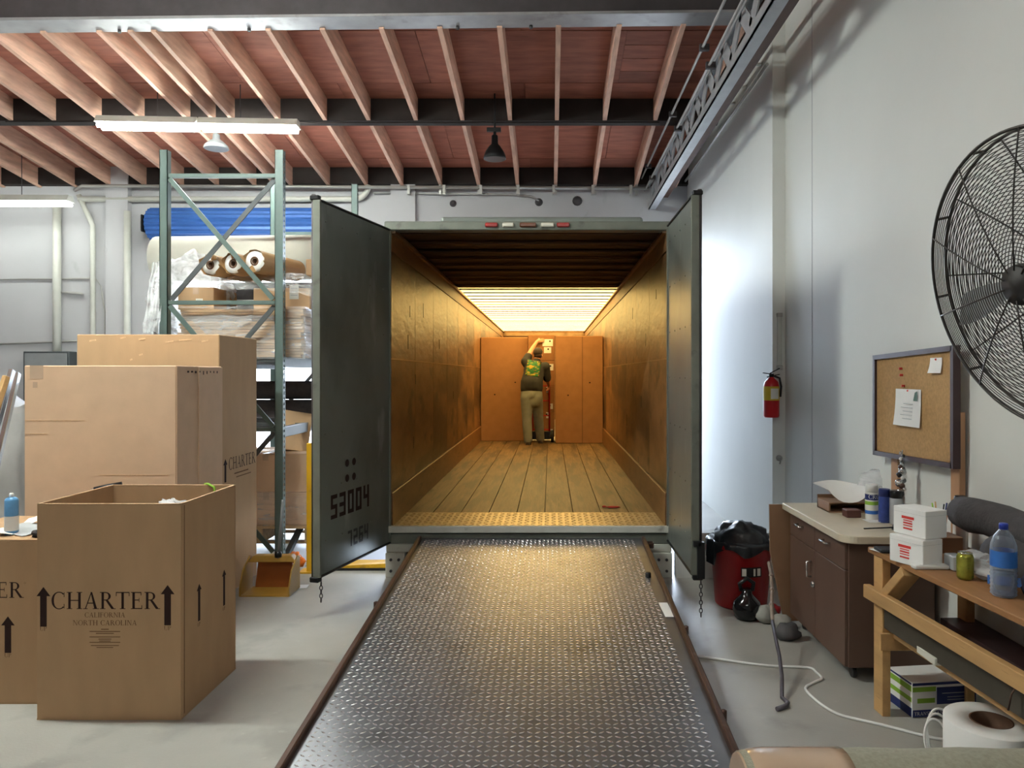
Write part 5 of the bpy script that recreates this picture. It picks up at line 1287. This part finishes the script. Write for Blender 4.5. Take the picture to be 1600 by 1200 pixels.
q = on_bench(1508, 905); h = .125
t = thing('drink_can', 'green and gold drink can standing on the bench', 'can', (q.x, q.y, WT)); r = .036
mb = MB(); mb.lathe([(r*.75, .001), (r*.98, .012), (r, .02), (r, h-.022), (r*.8, h-.004)], 24); obj('body', mb, m_cangold, t)
mb = MB(); mb.lathe([(r*.8, h-.006), (r*.82, h), (r*.76, h), (r*.72, h-.006), (0, h-.006)], 24); obj('lid', mb, m_chrome, t)
mb = MB(); mb.box(-.010, .010, -.004, .016, h-.005, h-.002); obj('tab', mb, m_chrome, t)
q = on_bench(1568, 931); BH = .31; r = .052
t = thing('water_bottle', 'clear plastic water bottle with blue cap and label on the bench', 'bottle', (q.x, q.y, WT))
prof = [(r*.8, .001), (r, .012)]
for k in range(6): prof += [(r*.93, .018+k*.017), (r, .027+k*.017)]
prof += [(r*.95, .125), (r*.97, .13), (r*.97, .195), (r, .20), (r*.96, .22), (r*.72, .255), (r*.38, .278), (r*.3, .284), (r*.3, .29)]
mb = MB(); mb.lathe(prof, 28, cap=False); mb.lathe([(r*.8, .001), (0, .012)], 28, cap=False); obj('body', mb, m_pet, t)
mb = MB(); mb.lathe([(r*.99, .128), (r*.99, .196)], 28, cap=False); obj('label', mb, m_bluelab, t)
mb = MB(); mb.lathe([(r*.34, .284), (r*.34, BH-.004), (r*.3, BH)], 20); obj('cap', mb, m_bluecap, t)
mb = MB(); mb.lathe([(r*.9, .012), (r*.91, .10), (0, .10)], 24); obj('water', mb, m_pet, t)
# rolled charcoal cloth, bag and cloth on the bench
for k, (y0, y1, x, z, r, lb) in enumerate(((2.2, 3.5, 2.12, WT+.10, .095, 'thick charcoal cloth roll lying on the bench against the wall, lower one'), (1.9, 3.9, 2.17, WT+.225, .085, 'long charcoal cloth roll lying on top at the back of the bench'))):
    n = 18; pts = [(x+.01*math.sin(i), y0+(y1-y0)*i/n, z+.006*math.sin(i*1.7)) for i in range(n+1)]
    mb = MB(); mb.tube(pts, [r*(1+.05*math.sin(i*2.3)+.04*math.sin(i*.9)) for i in range(n+1)], 18); tag(obj('cloth_roll', mb, m_fabric), lb, 'cloth roll')
mb = MB(); q = on_bench(1550, 880); mb.blob((2.04, 3.42, WT+.055), (.10, .18, .06), 7, .3, 2.2, 22, 14, squash=-.052); o = tag(obj('plastic_bag', mb, m_filmthick), 'white and blue printed plastic bag crumpled behind the drink can', 'plastic bag')
mb = MB(); mb.box(-.07, .07, -.001, 0, 0, .04); o = obj('blue_print', mb, m_bluelab); o.location = (1.965, 3.2, WT+.03); o.rotation_euler = (-.5, 0, -.5); tag(o, 'blue printed scrap of film on the crumpled bag behind the can', 'film scrap')
mb = MB(); mb.blob((2.05, 2.98, WT+.07), (.11, .16, .08), 11, .3, 2, 20, 12, squash=-.068); tag(obj('navy_cloth', mb, mat('navy_cloth', (30, 32, 52), .85, .2)), 'dark navy cloth bundled behind the water bottle', 'cloth')
q = P(1499, 792, 4.05)
t = thing('black_cap_bottle', 'bottle with black cap standing behind the cloth roll by the board post', 'bottle', (2.22, 4.02, WT))
mb = MB(); mb.lathe([(.035, .001), (.037, .01), (.037, .20), (.02, .24)], 18); obj('body', mb, m_foamwhite, t)
mb = MB(); mb.lathe([(.030, .225), (.032, .275), (.026, .285)], 18); obj('cap', mb, m_black, t)
# ---- under and in front of the bench
q = FL(1425, 1122)
t = thing('tissue_box', 'white, lime and navy printed carton on the floor under the bench', 'carton', (q.x, q.y, 0), math.radians(7)); WM[t.name] = Matrix.Translation((q.x, q.y, 0)) @ Matrix.Rotation(math.radians(7), 4, 'Z')
wX, dY, hZ = .37, .22, .185
mb = MB(); mb.box(0, wX, 0, dY, 0, hZ); obj('body', mb, m_paper, t, .003)
M1 = frame((0, -.0006, 0), (1, 0, 0), (0, 0, 1)); M2 = frame((-.0006, dY, 0), (0, -1, 0), (0, 0, 1))
def panel(nm, m, M, rects):
    for r_ in rects:
        mb = MB(); put_poly(mb, _r(*r_), M, 0); obj(nm, mb, m, t)
panel('navy_print', m_navy, M1, [(.003, .003, wX-.003, .04), (.14, .065, wX-.005, .155), (.003, .168, wX-.003, .182)])
panel('lime_print', m_green, M1, [(.003, .135, .135, .16), (.03, .075, .13, .10)])
panel('navy_print', m_navy, M2, [(.003, .003, dY-.003, .05), (.003, .172, dY-.003, .182)])
panel('lime_print', m_green, M2, [(.003, .135, dY-.003, .165), (.003, .08, dY-.003, .105)])
mb = MB(); put_text(mb, 'TRANSLUCENT', .012, .012, .018, M1, .0006); obj('lettering', mb, m_paper, t)
mb = MB(); put_poly(mb, _r(.17, .12, .34, .124), M1, .0006); put_poly(mb, _r(.2, .10, .34, .103), M1, .0006); put_poly(mb, _r(.2, .085, .34, .088), M1, .0006); obj('fine_print', mb, m_papergrey, t)
# big white label roll standing on the floor
t = thing('paper_roll', 'large white paper roll with brown core standing on the floor at the lower right', 'paper roll', (1.90, 3.2, 0)); r = .185; h = .32
mb = MB(); mb.lathe([(.10, 0), (r, 0), (r, h-.004), (r-.004, h), (.085, h), (.085, 0)], 40, cap=False); obj('paper', mb, m_paper, t)
mb = MB(); mb.lathe([(.085, .001), (.085, h+.001), (.078, h+.001), (.078, .001)], 30, cap=False); obj('core', mb, m_core, t)
mb = MB()
for k in range(3):
    rr = .10+.015*k; cxk = 1.80+.025*k
    pts = [(cxk+rr*.55*math.cos(a), 3.46+.02*k+.3*rr*math.sin(a), .10+rr*.9*math.sin(a)) for a in [2*PI*i/28 for i in range(28)]]
    mb.tube(pts, .006, 6, closed=True, caps=False)
tag(obj('cable_coil', mb, m_cable), 'loose coil of white cable beside the large white paper roll', 'cable')
pts = [FL(px, py, .008) for px, py in ((1082, 1024), (1130, 1031), (1200, 1040), (1262, 1043), (1275, 1050), (1284, 1060), (1272, 1066), (1259, 1074), (1264, 1084), (1285, 1102), (1310, 1116), (1340, 1124), (1380, 1133), (1450, 1151), (1478, 1156))]
sm = []
for i in range(len(pts)-1):
    p0 = pts[max(i-1, 0)]; p1 = pts[i]; p2 = pts[i+1]; p3 = pts[min(i+2, len(pts)-1)]
    for k in range(5):
        u = k/5; sm.append(.5*((2*p1)+(p2-p0)*u+(2*p0-5*p1+4*p2-p3)*u*u+(3*p1-p0-3*p2+p3)*u**3))
mb = MB(); mb.tube(sm, .008, 8); tag(obj('floor_cable', mb, m_cable), 'white cable winding across the floor from the ramp to the paper roll', 'cable')
mb = MB(); mb.tube([P(1575, 1110, 2.9), P(1580, 1085, 2.9), P(1592, 1068, 2.9), P(1612, 1060, 2.95)], .004, 6); tag(obj('thin_wire', mb, m_kerb), 'thin reddish wire looping up behind the white paper roll', 'wire')
# carpet roll in the foreground
cr = thing('carpet_roll', 'olive-grey carpet roll with taped end in the foreground at lower right', 'carpet roll', (1.4, 2.55, .1))
zc2, rr = .325, .195
p0, p1 = Vector((.655, 2.52, zc2)), Vector((2.2, 2.52, zc2))
n = 22; pts = [p0.lerp(p1, i/n) for i in range(n+1)]
mb = MB(); mb.tube(pts, [rr*(1+.012*math.sin(i*1.3)) if i else rr*.96 for i in range(n+1)], 32); obj('roll_body', mb, m_carpet, cr, W=True)
mb = MB(); q0 = [Vector((.648+.36*i/8, 2.52, zc2)) for i in range(9)]; mb.tube(q0, [rr*.93, rr*1.0]+[rr*1.022]*7, 32); obj('tape_wrap', mb, m_tape, cr, W=True)
mb = MB(); mb.box(.72, .86, 2.44, 2.6, .118, .130); mb.box(1.75, 1.95, 2.42, 2.62, 0, .130); tag(obj('packing_block', mb, m_pine), 'wooden packing under the carpet roll in the foreground', 'block')
# ---- bin, jug, stones, stick
bn = thing('bin', 'red round plastic bin with black liner beside the right trailer door', 'bin', (1.50, 5.85, 0))
mb = MB(); mb.lathe([(.185, .002), (.20, .02), (.232, .46), (.25, .47), (.25, .50), (.236, .505), (.22, .47), (.19, .03), (0, .03)], 32); obj('tub', mb, m_redbin, bn)
for s in (-1, 1):
    mb = MB(); mb.box(s*.25-.02, s*.25+.03, -.05, .05, .42, .47); obj('handle', mb, m_redbin, bn, .01, seg=2)
mb = MB(); 
for (a0, a1, z0, z1, m) in ((-104, -62, .27, .345, 0), (-102, -94, .28, .335, 1), (-80, -76, .28, .335, 1), (-72, -65, .28, .335, 1)):
    for k in range(4):
        u0 = math.radians(a0+(a1-a0)*k/4); u1 = math.radians(a0+(a1-a0)*(k+1)/4); ro = .226 if m == 0 else .2275
        mb.add([(ro*math.cos(u), ro*math.sin(u), z) for u, z in ((u0, z0), (u1, z0), (u1, z1), (u0, z1))], [(0, 1, 2, 3)], mi=m)
obj('label', mb, [m_black, m_label_w], bn)
bg_ = thing('bin_liner', 'black bin liner bulging over the rim of the red bin', 'bin bag', (1.50, 5.85, .40))
mb = MB(); mb.blob((0, 0, .10), (.215, .215, .15), 21, .22, 2.6, 30, 16); obj('bulge', mb, m_bag, bg_)
mb = MB(); n = 40; vs = []; fs = []
for i in range(n):
    a = 2*PI*i/n; w_ = .012*math.sin(i*2.2)+.008*math.sin(i*3.7)
    dl_ = .05+.03*math.sin(i*.9)+(.10 if 16 < i < 24 else 0)
    for rr2, z in ((.20, .09), (.258+w_, .125), (.268+w_, .10), (.262+w_*1.5, .10-dl_)): vs.append((rr2*math.cos(a), rr2*math.sin(a), z))
for i in range(n):
    j = (i+1) % n
    for k in range(3): fs.append((4*i+k, 4*j+k, 4*j+k+1, 4*i+k+1))
mb.add(vs, fs, True); obj('folded_rim', mb, m_bag, bg_)
q = FL(1167, 967)
t = thing('black_jug', 'glossy black round jug on the floor in front of the red bin', 'jug', (q.x, q.y, 0))
mb = MB(); mb.lathe([(.06, .001), (.09, .02), (.105, .075), (.095, .13), (.055, .17), (.038, .19), (.036, .225)], 28); obj('body', mb, mat('glossy_black', (20, 20, 22), .12), t)
mb = MB(); mb.tube([(-.04, 0, .21), (-.055, 0, .26), (0, 0, .30), (.05, 0, .265), (.04, 0, .21)], .016, 10); obj('handle', mb, m_black, t)
for k, (px, py, rx, rz_, m, lb) in enumerate(((1197, 973, .075, .07, m_rock, 'pale grey stone on the floor right of the black jug'), (1222, 982, .08, .055, m_rock, 'flat grey stone on the floor between the pale stone and the cabinet'), (1230, 999, .08, .06, m_rockdark, 'dark stone on the floor at the cabinet corner'), (1210, 962, .05, .05, m_redbin, 'small red lump behind the grey stones'))):
    q = FL(px, py); mb = MB(); mb.blob((q.x, q.y, rz_*.8), (rx, rx*.85, rz_), k+3, .35, 1.8, 14, 9, squash=-rz_*.8); tag(obj('stone', mb, m), lb, 'stone')
stick = [FL(1214, 1108, .012), FL(1228, 1103, .012), FL(1231, 1098, .014), FL(1222, 1090, .02)]
top = Vector((1.585, 5.40, .44)); s0 = stick[-1]
for k in range(1, 9):
    u = k/8; p = s0.lerp(top, u); p.x += .012*math.sin(u*9); stick.append(p)
st = thing('leaning_stick', 'thin crooked stick wrapped in tape leaning on the board beside the cabinet', 'stick', tuple(FL(1222, 1095)))
mb = MB(); mb.tube(stick[:8], [.013, .013, .012, .011]+[.011]*4, 8); obj('taped_shaft', mb, m_tape_dark, st, W=True)
mb = MB(); mb.tube(stick[7:], [.012]*4+[.014]*(len(stick)-11), 8); obj('bare_shaft', mb, m_bamboo, st, W=True)
for p in stick[8:11]:
    mb = MB(); mb.tube([p-Vector((0, .012, .004)), p+Vector((0, .012, .004))], .016, 8); obj('knot', mb, m_bamboo, st, W=True)

# ---- big fan
fc = Vector((1.585, 2.4, 2.115)); fnv = Vector((-.967, -.113, -.226)).normalized()
fan = thing('wall_fan', 'large dark wire-caged industrial fan on the right wall', 'fan', tuple(fc))
ux = Vector((0, 0, 1)).cross(fnv).normalized(); Mfan = frame((0, 0, 0), tuple(ux), tuple(fnv.cross(ux)))   # local z = facing direction
FR = .49
def guard(sgn, depth):
    mb = MB()
    for k in range(34):
        r = .075+(FR-.075)*k/33
        z = sgn*(.028+depth*(1-(r/FR)**2))
        mb.tube([Mfan @ Vector((r*math.cos(a), r*math.sin(a), z)) for a in [2*PI*i/72 for i in range(72)]], .0017, 5, closed=True, caps=False)
    for k in range(10):
        a = 2*PI*k/10+.15*sgn
        mb.tube([Mfan @ Vector((r*math.cos(a), r*math.sin(a), sgn*(.028+depth*(1-(r/FR)**2))+sgn*.004)) for r in (.05, .15, .25, .35, .45, FR)], .003, 6)
    return mb
obj('front_guard', guard(1, .06), m_fanwire, fan); obj('rear_guard', guard(-1, .09), m_fanwire, fan)
mb = MB()
for z in (-.028, .028): mb.tube([Mfan @ Vector((FR*math.cos(a), FR*math.sin(a), z)) for a in [2*PI*i/80 for i in range(80)]], .006, 6, closed=True, caps=False)
for k in range(10):
    a = 2*PI*k/10; mb.tube([Mfan @ Vector((FR*math.cos(a), FR*math.sin(a), -.028)), Mfan @ Vector((FR*math.cos(a), FR*math.sin(a), .028))], .005, 6)
obj('rim', mb, m_fanwire, fan)
mb = MB(); mb.lathe([(.068, .075), (.064, .09), (0, .094)], 24, Mfan); mb.lathe([(.068, .055), (.068, .075)], 24, Mfan, cap=False); obj('badge_plate', mb, m_fanhub, fan)
mb = MB(); mb.lathe([(.09, -.26), (.10, -.24), (.10, -.06), (.05, -.05), (.05, .03), (0, .035)], 24, Mfan); obj('motor', mb, m_fanhub, fan)
for k in range(3):
    a = 2*PI*k/3+1.2; mb = MB(); vs = []; fs = []
    for i in range(7):
        r = .05+(.43-.05)*i/6; wv = .32*(.3+.7*math.sin(PI*min(1, .2+.65*i/6)))
        for j in range(5):
            b = a+(j/4-.5)*wv*1.3; tz = (j/4-.5)*.10*(1-.5*i/6)
            vs.append(tuple(Mfan @ Vector((r*math.cos(b), r*math.sin(b), tz-.01))))
    k0 = len(vs); vs += [tuple(Vector(v)-fnv*.003) for v in vs]
    for i in range(6):
        for j in range(4): q = i*5+j; fs += [(q, q+5, q+6, q+1), (k0+q, k0+q+1, k0+q+6, k0+q+5)]
    mb.add(vs, fs, True); obj('blade', mb, m_grey, fan)
mb = MB(); pm = Mfan @ Vector((0, 0, -.22)); pw_ = Vector((XR-fc.x, pm.y+.02, pm.z-.05))
mb.tube([tuple(pm), tuple(pw_)], .03, 12); mb.box(pw_.x-.015, pw_.x, pw_.y-.1, pw_.y+.1, pw_.z-.14, pw_.z+.14); obj('wall_arm', mb, m_fanhub, fan)
# ================================================================== cartons, hand truck and worker inside the trailer
TZ = TF+.003
def big_carton(x0, x1, y0, y1, h, label, seam=None, marks=()):
    t = thing('wardrobe_carton', label, 'carton', ((x0+x1)/2, (y0+y1)/2, TZ))
    mb = MB(); mb.box(x0, x1, y0, y1, TZ, TZ+h); obj('body', mb, m_oldcard, t, .008, W=True)
    for s in seam or []:
        mb = MB(); mb.box(s-.005, s+.005, y0-.003, y0+.001, TZ+.01, TZ+h-.01); obj('fold_seam', mb, m_core, t, W=True)
    for x, z in marks:
        mb = MB(); mb.box(x-.015, x+.015, y0-.002, y0, TZ+z-.012, TZ+z+.012); obj('hand_hole', mb, m_ink, t, W=True)
    return t
q = P(751, 527, 15.2); big_carton(-1.425, -.46, 15.2, 16.0, q.z-TZ, 'tall flat kraft carton on the left inside the trailer', marks=((-1.14, .95), (-.72, 1.2)))
q = P(900, 525, 14.7); big_carton(.10, 1.04, 14.7, 15.5, q.z-TZ, 'tall flat kraft carton on the right inside the trailer', seam=[(910-860)*14.7/F], marks=((.35, .95), (.78, 1.2)))
SY = 15.0
zs_ = [.545, 1.06, 1.57, 2.09, 2.61]
names = ['bottom', 'second', 'third', 'topmost']
for k in range(4):
    t = thing('stacked_carton', names[k]+' carton of the stack on the hand truck inside the trailer', 'carton', (-.18, SY+.3, zs_[k]))
    mb = MB(); mb.box(-.45, .085, SY, SY+.55, zs_[k]+.001, zs_[k+1]-.003); obj('body', mb, m_oldcard, t, .006, W=True)
    labs = [(.0-.085, .055-.07, .38, .50), (.0-.0, .05, .05, .16)] if k < 2 else [(-.07, .06, .32, .45)] if k == 2 else [(-.16, .05, .29, .43), (-.13, .015, .15, .27)]
    for a, b, c, d in labs:
        mb = MB(); mb.box(a, b, SY-.003, SY, zs_[k]+c, zs_[k]+d); obj('label', mb, m_paper, t, W=True)
        mb = MB(); mb.lathe([(.018, 0), (.018, .001)], 10, frame((b-.06, SY-.004, zs_[k]+d-.04), (1, 0, 0), (0, 0, 1))); obj('label_mark', mb, m_ink, t, W=True)
ht = thing('hand_truck', 'red hand truck under the stacked cartons, held by the worker', 'hand truck', (-.18, 14.95, TF))
yH = 14.94
for x in (-.36, -.02):
    mb = MB(); mb.tube([(x, yH, TF+.10), (x, yH, 1.62), (x*.9-.01, yH-.10, 1.72)], .018, 10); obj('upright', mb, m_truckred, ht, W=True)
    mb = MB(); mb.tube([(x*1.0-.03 if x < -.2 else x+.03, yH-.02, TF+.125), (x-.09 if x < -.2 else x+.09, yH-.02, TF+.125)], .12, 20); obj('wheel', mb, m_rubber, ht, W=True)
for z in (.70, .98, 1.28, 1.58):
    mb = MB(); mb.tube([(-.36, yH, z), (-.02, yH, z)], .012, 8); obj('cross_bar', mb, m_truckred, ht, W=True)
mb = MB(); mb.box(-.40, .03, yH-.02, SY+.25, .515, .545); obj('toe_plate', mb, m_blackmetal, ht, .004, W=True)
mb = MB(); mb.box(-.38, .0, yH-.03, yH+.02, TF+.06, TF+.22); obj('axle_guard', mb, m_black, ht, .006, W=True)

# worker, seen from behind
wk = thing('worker', 'person in dark printed t-shirt, cap and pale trousers reaching up to the cartons', 'person', (-.36, 14.5, TF))
V3 = Vector
def chain_mb(mb, pts, radii, n=14, steps=4):
    """rounded limb: tube with hemispherical ends through the joints"""
    P_ = [V3(p) for p in pts]; path = []; rad = []
    d0 = (P_[0]-P_[1]).normalized(); d1 = (P_[-1]-P_[-2]).normalized()
    for k in range(3):
        a = PI/2*(k/3); path.append(P_[0]+d0*radii[0]*math.cos(a)); rad.append(max(.002, radii[0]*math.sin(a)))
    for i in range(len(P_)-1):
        for k in range(steps):
            u = k/steps; path.append(P_[i].lerp(P_[i+1], u)); rad.append(radii[i]*(1-u)+radii[i+1]*u)
    for k in range(4):
        a = PI/2*(k/3); path.append(P_[-1]+d1*radii[-1]*math.sin(a)); rad.append(max(.002, radii[-1]*math.cos(a)))
    mb.tube(path, rad, n)
def ell(mb, c, r, rot=None):
    vs = []; fs = []; nu, nv = 18, 12
    for i in range(nv+1):
        ph = PI*i/nv
        for k in range(nu):
            t = 2*PI*k/nu; p = V3((r[0]*math.sin(ph)*math.cos(t), r[1]*math.sin(ph)*math.sin(t), r[2]*math.cos(ph)))
            if rot: p.rotate(rot)
            vs.append((c[0]+p.x, c[1]+p.y, c[2]+p.z))
    for i in range(nv):
        for k in range(nu): k2 = (k+1) % nu; fs.append((i*nu+k, (i+1)*nu+k, (i+1)*nu+k2, i*nu+k2))
    mb.add(vs, fs, True)
def remesh(o, vox, sm=4):
    r = o.modifiers.new('join', 'REMESH'); r.mode = 'VOXEL'; r.voxel_size = vox; r.use_smooth_shade = True
    s = o.modifiers.new('smooth', 'SMOOTH'); s.factor = .5; s.iterations = sm
# joints (world)
hipL, hipR = (-.46, 14.42, 1.36), (-.27, 14.46, 1.36)
kneeL, kneeR = (-.455, 14.42, .93), (-.235, 14.60, .94)
ankL, ankR = (-.435, 14.40, .53), (-.20, 14.74, .53)
pel, belly, chest, neck = (-.365, 14.43, 1.42), (-.36, 14.45, 1.62), (-.315, 14.54, 1.88), (-.265, 14.62, 2.075)
shL, shR = (-.485, 14.60, 2.06), (-.10, 14.57, 1.96)
elL, haL = (-.375, 14.80, 2.30), (-.27, 14.93, 2.475)
elR, haR = (-.055, 14.66, 1.68), (-.035, 14.83, 1.585)
head = (-.245, 14.655, 2.20)
body = MB()
ell(body, (pel[0], pel[1], pel[2]-.03), (.17, .085, .12)); ell(body, belly, (.185, .145, .18)); ell(body, chest, (.19, .13, .20), Euler((-.3, .1, 0)))
chain_mb(body, [chest, neck, head], [.09, .06, .065]); ell(body, head, (.078, .098, .115), Euler((.25, 0, -.25)))
ell(body, (head[0]+.03, head[1]+.098, head[2]-.03), (.014, .02, .02))                       # nose
for s in (-1, 1): ell(body, (head[0]+s*.078, head[1]-.01+s*-.02, head[2]-.02), (.012, .022, .032))   # ears
for sh, el, ha in ((shL, elL, haL), (shR, elR, haR)):
    chain_mb(body, [chest, sh], [.09, .072]); chain_mb(body, [sh, el], [.066, .046]); chain_mb(body, [el, ha], [.046, .03])
for hp, kn, an in ((hipL, kneeL, ankL), (hipR, kneeR, ankR)):
    chain_mb(body, [(pel[0], pel[1], pel[2]-.04), hp], [.075, .075]); chain_mb(body, [hp, kn], [.08, .06]); chain_mb(body, [kn, an], [.06, .042]); chain_mb(body, [an, (an[0], an[1]+.1, TF+.04)], [.04, .035])
# left hand flat on the carton front, right hand closed on the truck upright
def hand(mb, wrist, u, nrm, curl, thumb_side):
    u = V3(u).normalized(); nrm = V3(nrm).normalized(); s = u.cross(nrm)*thumb_side; W_ = V3(wrist)
    chain_mb(mb, [W_, W_+u*.05], [.027, .024], 10, 2)
    for j in (-1, 0, 1): chain_mb(mb, [W_+s*j*.022+u*.02, W_+s*j*.026+u*.085], [.017, .015], 8, 2)
    for j, L3 in enumerate((.072, .08, .075, .058)):
        b = W_+s*(.033-.022*j)+u*.088; d = u.copy(); pts = [b]
        for q_ in range(3):
            d = (d*math.cos(curl)-nrm*math.sin(curl)).normalized(); nrm2 = nrm
            pts.append(pts[-1]+d*L3*(.45, .32, .23)[q_])
        chain_mb(mb, pts, [.0095, .009, .0085, .0075], 8, 2)
    tb = W_+s*.026+u*.025
    chain_mb(mb, [tb, tb+(s*.8+u*.6-nrm*.2).normalized()*.04, tb+(s*.5+u*.8-nrm*.5).normalized()*.072], [.012, .011, .009], 8, 2)
hand(body, haL, (.75, .25, .15), (0, -1, .1), .12, -1)
hand(body, haR, (.1, .75, -.55), (.9, 0, .2), .75, 1)
o = obj('body', body, m_skin, wk, W=True); remesh(o, .0085, 3)
shirt = MB()
ell(shirt, (belly[0], belly[1], belly[2]-.04), (.215, .17, .14)); ell(shirt, belly, (.215, .17, .2)); ell(shirt, chest, (.215, .155, .22), Euler((-.3, .1, 0)))
for dx in (-.10, -.035, .035, .10): chain_mb(shirt, [(pel[0]+dx*1.05, pel[1], 1.53), (belly[0]+dx, belly[1], 1.66), (chest[0]+dx*.9, chest[1]-.03, 1.9)], [.115, .12, .10])
chain_mb(shirt, [chest, neck], [.12, .075])
for sh, el, k in ((shL, elL, .42), (shR, elR, .80)):
    chain_mb(shirt, [chest, sh], [.13, .098]); e = V3(sh).lerp(V3(el), k); chain_mb(shirt, [sh, tuple(e)], [.09, .082])
o = obj('tshirt', shirt, m_shirt, wk, W=True); remesh(o, .013, 3)
tro = MB()
for dx in (-.10, -.035, .035, .10): chain_mb(tro, [(pel[0]+dx, 14.43, 1.50), (pel[0]+dx, 14.43, 1.38), (pel[0]+dx*.9, 14.43, 1.27)], [.105, .118, .11])
for hp, kn, an in ((hipL, kneeL, ankL), (hipR, kneeR, ankR)):
    chain_mb(tro, [pel, hp], [.14, .12]); chain_mb(tro, [hp, kn], [.125, .10]); chain_mb(tro, [kn, (an[0], an[1], an[2]-.0)], [.10, .085])
o = obj('trousers', tro, m_jeans, wk, W=True); remesh(o, .013, 8)
for an in (ankL, ankR):
    mb = MB(); chain_mb(mb, [(an[0], an[1]-.03, TF+.05), (an[0]+.005, an[1]+.08, TF+.05), (an[0]+.01, an[1]+.17, TF+.042)], [.047, .048, .042], 12)
    mb.box(an[0]-.045, an[0]+.05, an[1]-.075, an[1]+.21, TF+.004, TF+.024); o = obj('shoe', mb, m_shoe, wk, W=True); remesh(o, .009, 3)
mb = MB(); Rh = Euler((.25, 0, -.25)).to_matrix().to_4x4(); Mh = Matrix.Translation(head) @ Rh
mb.lathe([(.094, .02), (.098, .05), (.092, .09), (.065, .125), (.03, .138), (0, .14)], 20, Mh @ Matrix.Diagonal((.92, 1.1, 1, 1))); 
mb.prism([(-.07, .06), (.07, .06), (.065, .15), (.03, .18), (-.03, .18), (-.065, .15)], .008, Mh @ Matrix.Translation((0, 0, .03))); obj('cap', mb, m_cap, wk, W=True)
mb = MB(); ell(mb, (head[0], head[1]-.02, head[2]-.01), (.083, .088, .075)); o = obj('hair', mb, m_hair, wk, W=True)
# shirt print: rounded patch following the back
mb = MB(); n = 10; vs = []; fs = []
cpx = lambda px, py, Y: P(px, py, Y)
UL, UR, LR_, LL_ = (-.445, 0, 2.10), (-.175, 0, 2.055), (-.225, 0, 1.76), (-.49, 0, 1.80)
for i in range(n+1):
    for j in range(n+1):
        u, v = i/n, j/n
        p = (V3(UL)*(1-u)+V3(UR)*u)*(1-v)+(V3(LL_)*(1-u)+V3(LR_)*u)*v
        vs.append((p.x, 14.0, p.z))
for i in range(n):
    for j in range(n): q = i*(n+1)+j; fs.append((q, q+1, q+n+2, q+n+1))
mb.add(vs, fs, True); o = obj('shirt_print', mb, m_print, wk, W=True)
sw = o.modifiers.new('wrap', 'SHRINKWRAP'); sw.target = [c for c in wk.children if c.name.startswith('tshirt')][0]; sw.wrap_method = 'PROJECT'; sw.use_project_y = True; sw.use_project_x = False; sw.use_project_z = False; sw.use_negative_direction = True; sw.use_positive_direction = True; sw.offset = .004
so_ = o.modifiers.new('thick', 'SOLIDIFY'); so_.thickness = .002
# red scrap on the trailer floor near the right edge
a = FL(958, 794, TF)
mb = MB(); mb.blob((a.x, a.y, TF+.012), (.07, .02, .010), 2, .4, 3, 14, 8, squash=-.008); mb.blob((a.x-.09, a.y+.02, TF+.012), (.025, .015, .010), 4, .4, 3, 10, 6, squash=-.008)
tag(obj('red_scrap', mb, m_redprint), 'red scrap lying on the trailer floor near the right door', 'scrap')
